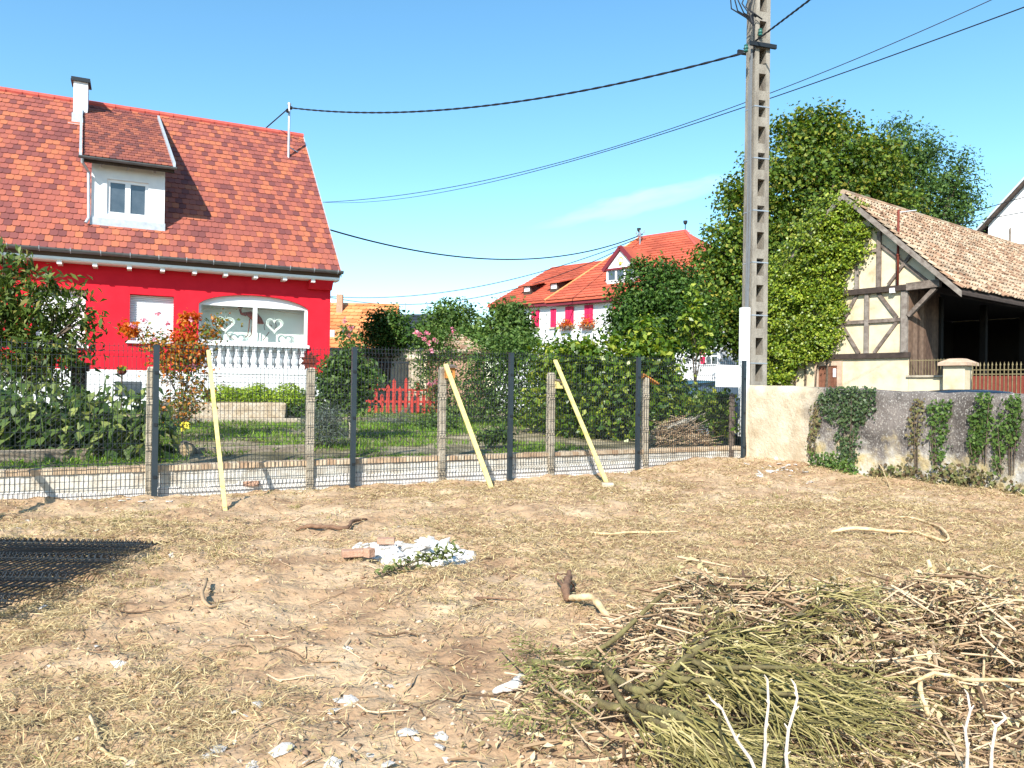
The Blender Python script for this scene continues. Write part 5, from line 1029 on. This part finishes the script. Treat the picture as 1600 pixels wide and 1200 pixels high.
# broken plaster and bricks
import bmesh
def lump(seed, name='plaster_lump', m='plaster_chunk', flat=.55):
    rn = random.Random(seed); bm = bmesh.new(); pts = [bm.verts.new((rn.gauss(0,1), rn.gauss(0,.8), rn.gauss(0,flat))) for _ in range(16)]
    for p in pts: p.co = p.co.normalized()*rn.uniform(.75,1.05); p.co.z *= flat
    bmesh.ops.convex_hull(bm, input=pts); bmesh.ops.delete(bm, geom=[v for v in bm.verts if not v.link_faces], context='VERTS'); bmesh.ops.subdivide_edges(bm, edges=bm.edges[:], cuts=1, use_grid_fill=True)
    for v in bm.verts: v.co *= rn.uniform(.93,1.06)
    me = bpy.data.meshes.new(name); bm.to_mesh(me); bm.free(); me.materials.append(M[m]); o = bpy.data.objects.new(name, me); return o
LP = [lump(i) for i in range(6)]; used = set()
def put(P, s, label, group, rz=None, tilt=.3):
    i = random.randrange(6); o = LP[i] if i not in used else LP[i].copy(); used.add(i); C.objects.link(o); o.location = P; o.scale = (s*random.uniform(.8,1.3), s*random.uniform(.7,1.1), s*random.uniform(.45,.8)); o.rotation_euler = (random.gauss(0,tilt), random.gauss(0,tilt), random.uniform(0,6.28)); return tag(o, label, 'rubble', group)
rc = gp(640,868)
q = MB(); NG = 26; vs = []; fs = []
for i in range(NG+1):
    for j in range(NG+1):
        dx = -.62+1.24*i/NG; dy = -.38+.76*j/NG; e_ = (dx/.56)**2+(dy/.33)**2; h = .075*max(0,1-e_)*(1.3 if dx > 0 else .6)*(.5+float(vnoise(dx+9,dy+9,7,81)))+.03*(float(vnoise(dx+9,dy+9,16,82))-.5)-(.02 if e_ > .95 else -.012)-.05*max(0,e_-1)
        vs.append((rc.x+.03+dx, rc.y+dy, gzf(rc.x+.03+dx, rc.y+dy)+h))
fs = [(i*(NG+1)+j,(i+1)*(NG+1)+j,(i+1)*(NG+1)+j+1,i*(NG+1)+j+1) for i in range(NG) for j in range(NG)]
q.add([(a-rc.x,b-rc.y,c-rc.z) for a,b,c in vs], fs); o = q.build('rubble_mound', mat('crushed_plaster', [(.60,.56,.50),(.84,.83,.80)], .95, 12, 1.0, 50)); o.location = rc; tag(o, 'flat mound of crushed white plaster in the middle of the plot', 'rubble mound')
for i in range(120):
    a = random.uniform(0,6.28); rr_ = math.sqrt(random.random()); dx, dy = .50*rr_*math.cos(a), .30*rr_*math.sin(a); x, y = rc.x+dx+.02, rc.y+dy; h = .11*max(0,1-(dx/.55)**2-(dy/.36)**2)*(1.3 if dx > 0 else .5)
    put(V((x, y, gzf(x,y)+h*random.uniform(.35,1)+.012)), random.choice([.018,.022,.028,.035,.045,.055,.065,.075]), 'white plaster lump in the rubble pile with the brown bricks', 'plaster lumps in the rubble pile')
scat = [(535,1095,.05),(550,1097,.045),(525,1104,.04),(543,1101,.03),(635,1160,.055),(690,1150,.05),(690,1168,.045),(650,1165,.03),(402,1116,.04),(370,1112,.04),(385,1118,.025),(340,1170,.05),(360,1165,.04),(325,1180,.04),(440,1195,.06),(480,1192,.05),(515,1196,.05),(555,1172,.03),(400,1198,.05),(580,1180,.03),(190,1030,.07),(80,1038,.04),(255,1080,.03),(66,952,.045),(125,915,.03),(620,822,.06),(600,823,.035),(340,1173,.02),(150,1010,.025),(610,1078,.03),(590,1068,.025),(515,945,.02),(930,1110,.03),(1030,752,.05),(1000,748,.03),(875,768,.03),(955,770,.04),(545,1012,.03),(270,865,.04),(150,830,.035),(45,815,.05),(30,830,.03),(640,1070,.03),(605,1195,.05),(700,1185,.03)]
for px, py, s in scat: put(gp(px,py,s*.08), s*random.uniform(.8,1.05), 'loose pale plaster or stone lump lying apart on the bare soil', 'plaster lumps scattered on the soil')
for i in range(34):
    t = random.random(); px = 1165+105*t; py = random.gauss(731+10*t, 6); s = random.choice([.02,.03,.04,.06,.09]); put(gp(px,py,s*.2), s, 'white plaster crumb fallen at the foot of the cream wall', 'plaster crumbs at the wall foot')
for px in (240,225,205,190,260,790,800,560): put(gp(px+random.uniform(-5,5), 783 if px < 300 else (744 if px > 700 else 752), .01), .05, 'pale concrete spill at the foot of a fence post', 'concrete spills at the posts', tilt=.1)
def brick(P, rz, label, l=.21, w=.10, h=.06, m='brick_clay', rx=0):
    o = thing('brick', label, 'brick', P, rz); q = MB(); q.box(-l/2,l/2,-w/2,w/2,0,h); b_ = q.build('body', m, o, bevel=.006); b_.rotation_euler = (rx,0,0); return o
brick(gp(603,858,.075), .1, 'brown brick lying flat at the back of the plaster rubble pile', .15, .09, .05); brick(gp(577,862,.05), .9, 'short broken brick standing between two bricks in the rubble pile', .07, .07, .075); brick(gp(553,872,.03), .35, 'pale clay brick half sunk at the left end of the rubble pile', .2, .1, .055)
brick(gp(390,762,.07), FANG-.35, 'clay brick resting on the grey concrete block below the fence', .24, .11, .065, 'brick_clay')
o = thing('concrete_block', 'flat grey concrete block under a brick below the fence', 'block', gp(378,767,-.02), FANG-.35); q = MB(); q.box(-.24,.22,-.1,.1,0,.085); q.build('body', 'footing', o, bevel=.01)
M['sprig_leaf'] = islmat('wilting_leaves', [(.06,.08,.02), (.13,.16,.045), (.26,.26,.10)], .6, .15)
# cut leafy sprig beside the rubble
b0 = gp(655,893); o = thing('leafy_sprig', 'cut leafy green branch lying along the near edge of the rubble pile', 'branch', b0); q = MB(); A_ = gp(585,902,.02)-b0; B_ = gp(715,868,.10)-b0
q.tube([A_, A_.lerp(B_,.5)+V((0,-.02,.05)), B_], [.007,.006,.003], 5); q.build('stem', 'bark', o)
t = rng.random(150)**.7; c = np.array(list(A_))+t[:,None]*(np.array(list(B_))-np.array(list(A_)))+rng.normal(size=(150,3))*np.array([.025,.04,.03])+np.array([0,0,.05]); c[:,2] = np.maximum(c[:,2],.01); npmesh('foliage', leafquads(c, rng.normal(size=(150,3))*.6+np.array([0,-.3,.8]), rng.normal(size=(150,3))+np.array([1,.3,0]), .06, .026, .2, .15), 'sprig_leaf', o)
# twisted root with a peeled end, other roots and sticks
def stick(pts, r, m, label, name='stick', cat='stick', n=7, parts=()):
    P = [gp(*p) for p in pts]; b = P[0].copy(); Q = []
    for i in range(len(P)-1):
        for k in range(4):
            t = k/4; p0, p1, p2, p3 = P[max(i-1,0)], P[i], P[i+1], P[min(i+2,len(P)-1)]; Q.append(.5*((2*p1)+(p2-p0)*t+(2*p0-5*p1+4*p2-p3)*t*t+(3*p1-p0-3*p2+p3)*t**3) - b)
    Q.append(P[-1]-b); rs = r if hasattr(r,'__len__') else [r, r*.75]; k = len(Q); R_ = [float(np.interp(i/(k-1), np.linspace(0,1,len(rs)), rs))*random.uniform(.80,1.18) for i in range(k)]; Q = [p + V((random.gauss(0,.004), random.gauss(0,.004), random.gauss(0,.003))) for p in Q]
    q = MB(); q.tube(Q, R_, n)
    o = q.build(name, m, None, True); o.location = b; return tag(o, label, cat)
rt = thing('twisted_root', 'twisted root with dark knotted head and pale peeled curving stem', 'root', gp(885,930,.0)); b = rt.location
def sub(pts, r, m, nm):
    o = stick(pts, r, m, None, nm); o.parent = rt; o.location = o.location - b; del_ = [k for k in ('label','category') if k in o]
    for k in del_: del o[k]
sub([(888,935,.04),(905,934,.07),(925,934,.11),(940,950,.09),(955,970,.06),(978,990,.035)], [.02,.024,.026,.022,.018,.014], 'peeled', 'stem'); sub([(888,936,.05),(883,920,.08),(888,905,.12),(890,892,.13)], [.024,.03,.026,.012], 'root', 'knot'); sub([(884,915,.09),(870,905,.08),(872,895,.11),(888,893,.14)], [.012,.009,.007,.005], 'root', 'rootlet'); sub([(884,925,.05),(896,915,.06),(895,900,.12)], [.012,.01,.006], 'root', 'rootlet')
stick([(462,832,.01),(480,822,.03),(510,826,.03),(540,825,.03),(552,813,.05),(572,810,.02)], [.012,.02,.022,.02,.018,.01], 'root', 'dark forked root lying across the soil above the rubble pile', 'root', 'root')
stick([(420,796,.01),(440,800,.02),(460,818,.015),(475,824,.02)], [.006,.008,.006], 'twig_brown', 'thin pale root curling left of the dark forked root', 'root', 'root')
stick([(912,826,.01),(935,834,.015),(985,834,.02),(1030,832,.02),(1095,829,.01)], [.012,.013,.011,.006], 'peeled', 'thin pale stick lying across the middle of the plot', 'stick')
stick([(1298,831,.02),(1340,828,.05),(1380,832,.03),(1430,832,.02),(1478,828,.03),(1470,820,.04),(1420,808,.03),(1390,803,.02),(1350,793,.02)], [.022,.02,.018,.016,.014,.012,.010,.008], 'peeled', 'long bent peeled branch lying near the right wall')
stick([(810,898,0.01),(790,905,.01),(760,935,.01),(745,936,.01),(815,938,.012)], [.005,.008,.006], 'root', 'thin reddish root right of the rubble pile', 'root', 'root')
stick([(323,905,.05),(315,930,.03),(325,945,.03),(340,950,.01)], [.010,.014,.008], 'twig_brown', 'small upright forked root in the left of the plot', 'root', 'root')
stick([(140,1118,.03),(148,1140,.02),(160,1170,.02),(205,1190,.015),(250,1192,.01)], [.008,.009,.007], 'peeled', 'pale crooked twig in the lower left foreground')
stick([(1450,872,.30),(1460,905,.17),(1472,945,.02)], [.016,.02,.024], 'peeled', 'pale stripped stake sticking up right of the brush pile', 'stake', 'stake')
stick([(1388,902,.22),(1382,930,.12),(1374,962,.02)], [.010,.024,.028], 'root', 'brown splintered stump sticking up behind the brush pile', 'stump', 'stump')
stick([(1362,706,.35),(1378,735,.15),(1392,762,.02)], [.006,.007,.008], 'peeled', 'thin pale stick leaning against the blackened wall')
# stack of spare mesh panels lying at the left
for k in range(3):
    o = bpy.data.objects.new('spare_fence_grid', pmesh.data); C.objects.link(o); a = -.03+.018*k*(1 if k % 2 else -1); e1 = V((-math.cos(a), math.sin(a)+.06, 0)).normalized(); e2 = V((-e1.y, e1.x, 0)); e2 = e2 if e2.y < 0 else -e2; e3 = e2.cross(e1)
    cor = V((-3.0-.03*k+random.uniform(-.05,.05), 6.62-.06*k, .015+.022*k)); o.matrix_world = Matrix.Translation(cor + e1*1.25) @ Matrix((e1, e3, e2)).transposed().to_4x4()
    tag(o, 'dark welded mesh panel in the flat stack at the left edge', 'mesh panel', 'spare mesh panels lying flat')
# ------------------------------------------------------------------ the brush pile
H1 = gp(1180,1090); H2 = gp(1530,1060)
def heap_h(x, y):
    a = .47*math.exp(-((x-H1.x)/.95)**2*1.1-((y-H1.y)/.72)**2*1.2); b = .42*math.exp(-((x-H2.x)/.75)**2-((y-H2.y)/.8)**2); return (a+b*(1-a))*(.55+.75*float(vnoise(x,y,3.2,71))+.25*float(vnoise(x,y,9,72)))
LA, LB = gp(800,1100), gp(1085,900)
YB = gp(1200,950).y
def left_of(x, y): return (LB.x-LA.x)*(y-LA.y)-(LB.y-LA.y)*(x-LA.x) > 0
def hz(x, y): return gzf(x,y)+heap_h(x,y)
pile = thing('brush_pile', 'big tangled pile of brown cuttings and dead leaves in the right foreground', 'brush pile', H1, 0)
q = MB()
for i in range(5200):
    if random.random() < .58: x, y = random.gauss(H1.x,.62), random.gauss(H1.y,.52)
    else: x, y = random.gauss(H2.x,.55), random.gauss(H2.y,.55)
    if (heap_h(x,y) < .05 and random.random() < .8) or (left_of(x,y) and random.random() < .96) or y > YB+.12*math.sin(x*5)+random.gauss(0,.08): continue
    top = heap_h(x,y); z = gzf(x,y)+.015+top*(.35+.75*random.random()**.6); l = random.uniform(.05,.32)*(1 if random.random() < .88 else 1.8); a = random.gauss(.3,1.1); d = V((math.cos(a), math.sin(a), random.gauss(0,.22)))*l*.5; k_ = V((random.gauss(0,.03), random.gauss(0,.03), random.gauss(0,.03)))*l*2; p = V((x,y,z)); w_ = random.choice([.0018,.0025,.003,.004,.0055,.008])
    q.tube([p-d-H1, p-d*.3+k_*.6-H1, p+d*.4+k_-H1, p+d-H1], [w_,w_,w_*.8,w_*.4], 4 if w_ > .005 else 3, False)
tag(q.build('twigs', 'twig_brown', pile), kind='stuff')
n = 8000; sel = rng.random(n) < .5; x = np.where(sel, rng.normal(H1.x,.65,n), rng.normal(H2.x,.5,n)); y = np.where(sel, rng.normal(H1.y-.25,.45,n), rng.normal(H2.y,.5,n)); k = ~left_of(x,y) & (y < YB-.1); x, y = x[k], y[k]; n = len(x); hh = np.array([heap_h(a,b) for a,b in zip(x,y)]); z = gz(x,y)+.012+hh*(.6+.6*rng.random(n)); L = .02+.045*rng.random(n)**2
tag(npmesh('dead_leaves', leafquads(np.stack([x,y,z],1)-np.array(list(H1)), rng.normal(size=(n,3))*.6+np.array([0,0,.8]), rng.normal(size=(n,3)), L, L*.42, .25, .25), 'dry_leaf', pile), kind='stuff')
q = MB(); q.box(0,0,0,0,0,0) if 0 else None
# feathery green sprays lying in the lower left of the pile
M['spray'] = islmat('olive_spray', [(.12,.14,.03), (.24,.25,.07), (.38,.36,.14)], .7, .15)
def spray(px, py, ang, l, m_, label):
    b = gp(px, py, .0); b.z = hz(b.x,b.y)+.03; o = thing('feathery_spray', label, 'branch', b, 0, 'feathery green sprays in the pile'); q = MB(); d = V((math.cos(ang),math.sin(ang),.05)); q.tube([(0,0,0), d*l*.5+V((0,0,.03)), d*l], [.005,.004,.002], 4); q.build('stem','moss_bark',o)
    t = rng.random(130); s = rng.choice([-1,1],130); side = np.array([-d.y,d.x,0]); r0 = rng.random(130)*(.04+.10*(1-t)); c = t[:,None]*l*np.array(list(d))+side*(s*r0)[:,None]+np.stack([0*t,0*t,.02+.02*rng.normal(size=130)],1); dv = side*s[:,None]+np.array(list(d))*.8+rng.normal(size=(130,3))*.2; npmesh('foliage', leafquads(c, rng.normal(size=(130,3))*.4+np.array([0,0,1]), dv, .045, .006, .1,.1), m_, o)
for px,py,a,l in ((880,1110,2.6,.34),(930,1140,2.9,.32),(870,1170,3.4,.30),(930,1170,2.4,.32),(850,1070,2.2,.26),(960,1120,3.0,.28)): spray(px,py,a,l,'spray','feathery green conifer spray in the lower left of the brush pile')
# mossy branch with broom-like twigs
mb_ = gp(832,1042,.08); br_ = thing('mossy_branch', 'large forked mossy branch with dense broom like green twigs lying on the pile', 'branch', mb_)
def limb(pts, rs, m='moss_bark', name='limb'):
    P = [gp(px,py,h) for px,py,h in pts]; Q = []
    for p in P: p.z = max(p.z, hz(p.x,p.y)+.045)
    for i in range(len(P)-1):
        for k in range(5):
            t = k/5; p0,p1,p2,p3 = P[max(i-1,0)],P[i],P[i+1],P[min(i+2,len(P)-1)]; Q.append(.5*((2*p1)+(p2-p0)*t+(2*p0-5*p1+4*p2-p3)*t*t+(3*p1-p0-3*p2+p3)*t**3))
    Q.append(P[-1]); k = len(Q); q = MB(); q.tube([p-mb_ for p in Q], [float(np.interp(i/(k-1), np.linspace(0,1,len(rs)), rs))*random.uniform(.9,1.1) for i in range(k)], 8); q.build(name, m, br_, True); return Q
La = limb([(826,1042,.09),(870,1048,.12),(930,1058,.17),(985,1075,.22),(1020,1062,.27),(1070,1030,.33),(1130,1008,.38),(1200,990,.40),(1290,1002,.36)], [.016,.020,.019,.018,.017,.015,.012,.009,.006])
Lb = limb([(870,1046,.13),(950,1022,.20),(1040,985,.30),(1090,950,.36),(1130,928,.40),(1180,925,.42),(1240,915,.40)], [.012,.013,.013,.013,.012,.009,.005])
Lc = limb([(985,1076,.22),(1010,1085,.22),(1000,1105,.19),(940,1105,.15),(900,1086,.12)], [.014,.016,.017,.017,.012])
Ld = limb([(1000,1104,.19),(1060,1118,.22),(1080,1135,.22),(1120,1180,.18)], [.022,.018,.012,.006])
Le = limb([(1030,1060,.27),(1080,1062,.32),(1150,1072,.36),(1230,1085,.36),(1320,1080,.30)], [.016,.014,.012,.009,.005])
Lf = limb([(940,1055,.18),(975,1100,.20),(1030,1130,.20),(1062,1148,.18)], [.015,.014,.013,.008]); Lg = limb([(1075,1030,.33),(1120,1038,.37),(1200,1040,.40),(1300,1052,.36)], [.013,.012,.009,.005])
q = MB()
def brooms(Q, n, ang, spread, t0, lmin, lmax):
    for _ in range(n):
        i = min(len(Q)-1, int((t0+(1-t0)*random.random())*len(Q))); p = Q[i] + V((random.gauss(0,.05), random.gauss(0,.05), random.gauss(0,.02))); a = random.gauss(ang, spread); l = random.uniform(lmin,lmax); pts = []; w_ = random.choice([.0022,.0028,.0034,.0044])
        for k in range(6):
            t = k/5; a += random.gauss(0,.19); x, y = p.x+math.cos(a)*l*t, p.y+math.sin(a)*l*t; zt = hz(x,y)+.04+.05*math.sin(i*1.3+k); pts.append(V((x, y, (1-t)*p.z + t*max(zt, .25*p.z+.75*zt) + random.gauss(0,.008))) - mb_)
        q.tube(pts, [w_*1.3,w_*1.15,w_,w_*.85,w_*.65,w_*.35], 4 if w_ > .003 else 3, False)
        if random.random() < .75:
            for s in (1,-1): c_ = pts[2]; d = V((math.cos(a+s*.35), math.sin(a+s*.35), random.uniform(-.1,.25)))*l*.45; q.tube([c_, c_+d*.5+V((0,0,.01)), c_+d], [w_*.8,w_*.6,w_*.3], 3, False)
brooms(La, 95, .02, .32, .5, .2, .5); brooms(Lb, 75, -.05, .25, .55, .15, .42); brooms(Le, 90, -.15, .36, .3, .18, .5); brooms(Ld, 105, -.75, .36, .3, .2, .5); brooms(Lg, 70, .02, .32, .3, .18, .45); brooms(Lf, 60, -.9, .35, .5, .2, .45); brooms(La, 60, .5, .6, .4, .12, .3); brooms(Le, 40, -.9, .6, .2, .12, .3)
tag(q.build('twigs', 'twig_green', br_), kind='stuff')
def sidelimbs(Q, n, ang, t0):
    for _ in range(n):
        i = min(len(Q)-1, int((t0+(1-t0)*random.random())*len(Q))); p = Q[i]; a = random.gauss(ang,.4); l = random.uniform(.35,.8); pts = []; r0 = random.uniform(.005,.009)
        for k in range(8):
            t = k/7; a += random.gauss(0,.14); x, y = p.x+math.cos(a)*l*t, p.y+math.sin(a)*l*t; pts.append(V((x,y,(1-t)*p.z+t*max(hz(x,y)+.07,.3*p.z)+random.gauss(0,.012)))-mb_)
        c = MB(); c.tube(pts, [r0*(1-.8*k/7) for k in range(8)], 6); c.build('side_limb', 'moss_bark', br_, True)
sidelimbs(La, 7, .05, .4); sidelimbs(Lb, 4, .0, .5); sidelimbs(Le, 5, -.2, .2); sidelimbs(Ld, 6, -.8, .2); sidelimbs(Lg, 4, .05, .2)
stick([(878,1075,.16),(900,1085,.15),(935,1100,.14)], [.012,.02,.022], 'peeled', 'torn orange brown wood end at the left of the mossy branch', 'torn_wood', 'branch')
stick([(772,1082,.02),(800,1070,.05),(818,1060,.06)], [.012,.03,.026], 'plaster_chunk', 'white peeled slab end poking out left of the pile', 'bark_slab', 'bark')
stick([(780,1015,.05),(840,1060,.16),(880,1095,.20),(960,1145,.22)], [.005,.007,.006,.004], 'twig_brown', 'long thin brown twig crossing the left side of the pile')
stick([(1290,1010,.30),(1390,970,.36),(1480,945,.34),(1600,925,.30)], [.007,.011,.013,.011], 'root', 'reddish brown branch running off the right edge over the pile')
stick([(1420,1070,.30),(1460,1055,.34),(1520,1062,.32),(1610,1062,.25)], [.007,.009,.009], 'peeled', 'lower pale branch running off the right edge of the pile')
stick([(1425,1025,.32),(1440,1080,.28),(1450,1120,.2)], [.007,.011,.009], 'peeled', 'peeled upright stick between the two heaps of the pile')
stick([(1160,890,.42),(1165,915,.38),(1180,950,.33),(1170,900,.42)], [.007,.012,.014,.01], 'root', 'dark knotted root end standing on top of the pile', 'root', 'root')
stick([(1028,920,.16),(1032,940,.10),(1040,960,.04)], [.012,.022,.026], 'root', 'dark root stub at the back left of the pile', 'root', 'root')
stick([(1540,1010,.3),(1536,1080,.25),(1538,1140,.12)], [.006,.008,.007], 'peeled', 'upright pale stick in the right heap of the pile')
stick([(985,1040,.12),(1050,1000,.22),(1110,965,.30),(1150,935,.34)], [.008,.009,.008,.005], 'twig_brown', 'reddish twig lying under the upper limb of the mossy branch')
# pale bare shoots standing right in front of the lens side of the pile
def shoot(pts, label, Y=2.62):
    P = [at(x,y,Y) for x,y in pts]; b = P[0].copy(); b.z = gzf(b.x,b.y)-.02; o = thing('bare_shoot', label, 'twig', b); P = [b] + P; q = MB(); k = len(P); q.tube([p-b for p in P], [.0078-.004*i/(k-1) for i in range(k)], 6); q.build('stem', 'whitetwig', o, True)
    for i in range(2, k):
        q = MB(); d = V((random.choice([-1,1])*.012, random.uniform(-.01,.01), .018)); q.tube([P[i]-b, P[i]-b+d], [.0042,.0018], 5); q.build('bud', 'whitetwig', o)
shoot([(1185,1215),(1172,1185),(1150,1155),(1137,1128),(1128,1108),(1112,1094)], 'white bare shoot bending left, leftmost of those at the bottom edge')
shoot([(1192,1215),(1196,1170),(1196,1140),(1201,1100),(1199,1062)], 'white bare shoot standing straight between the two bent ones')
shoot([(1232,1215),(1228,1180),(1232,1140),(1241,1110),(1246,1090),(1242,1070)], 'white bare shoot bending right beside the straight one')
shoot([(1510,1215),(1512,1170),(1508,1140),(1516,1110),(1512,1085)], 'white bare shoot standing before the right heap of the pile'); shoot([(1548,1215),(1550,1170),(1556,1135),(1572,1122)], 'orange tinged bare shoot at the bottom edge of the right heap')
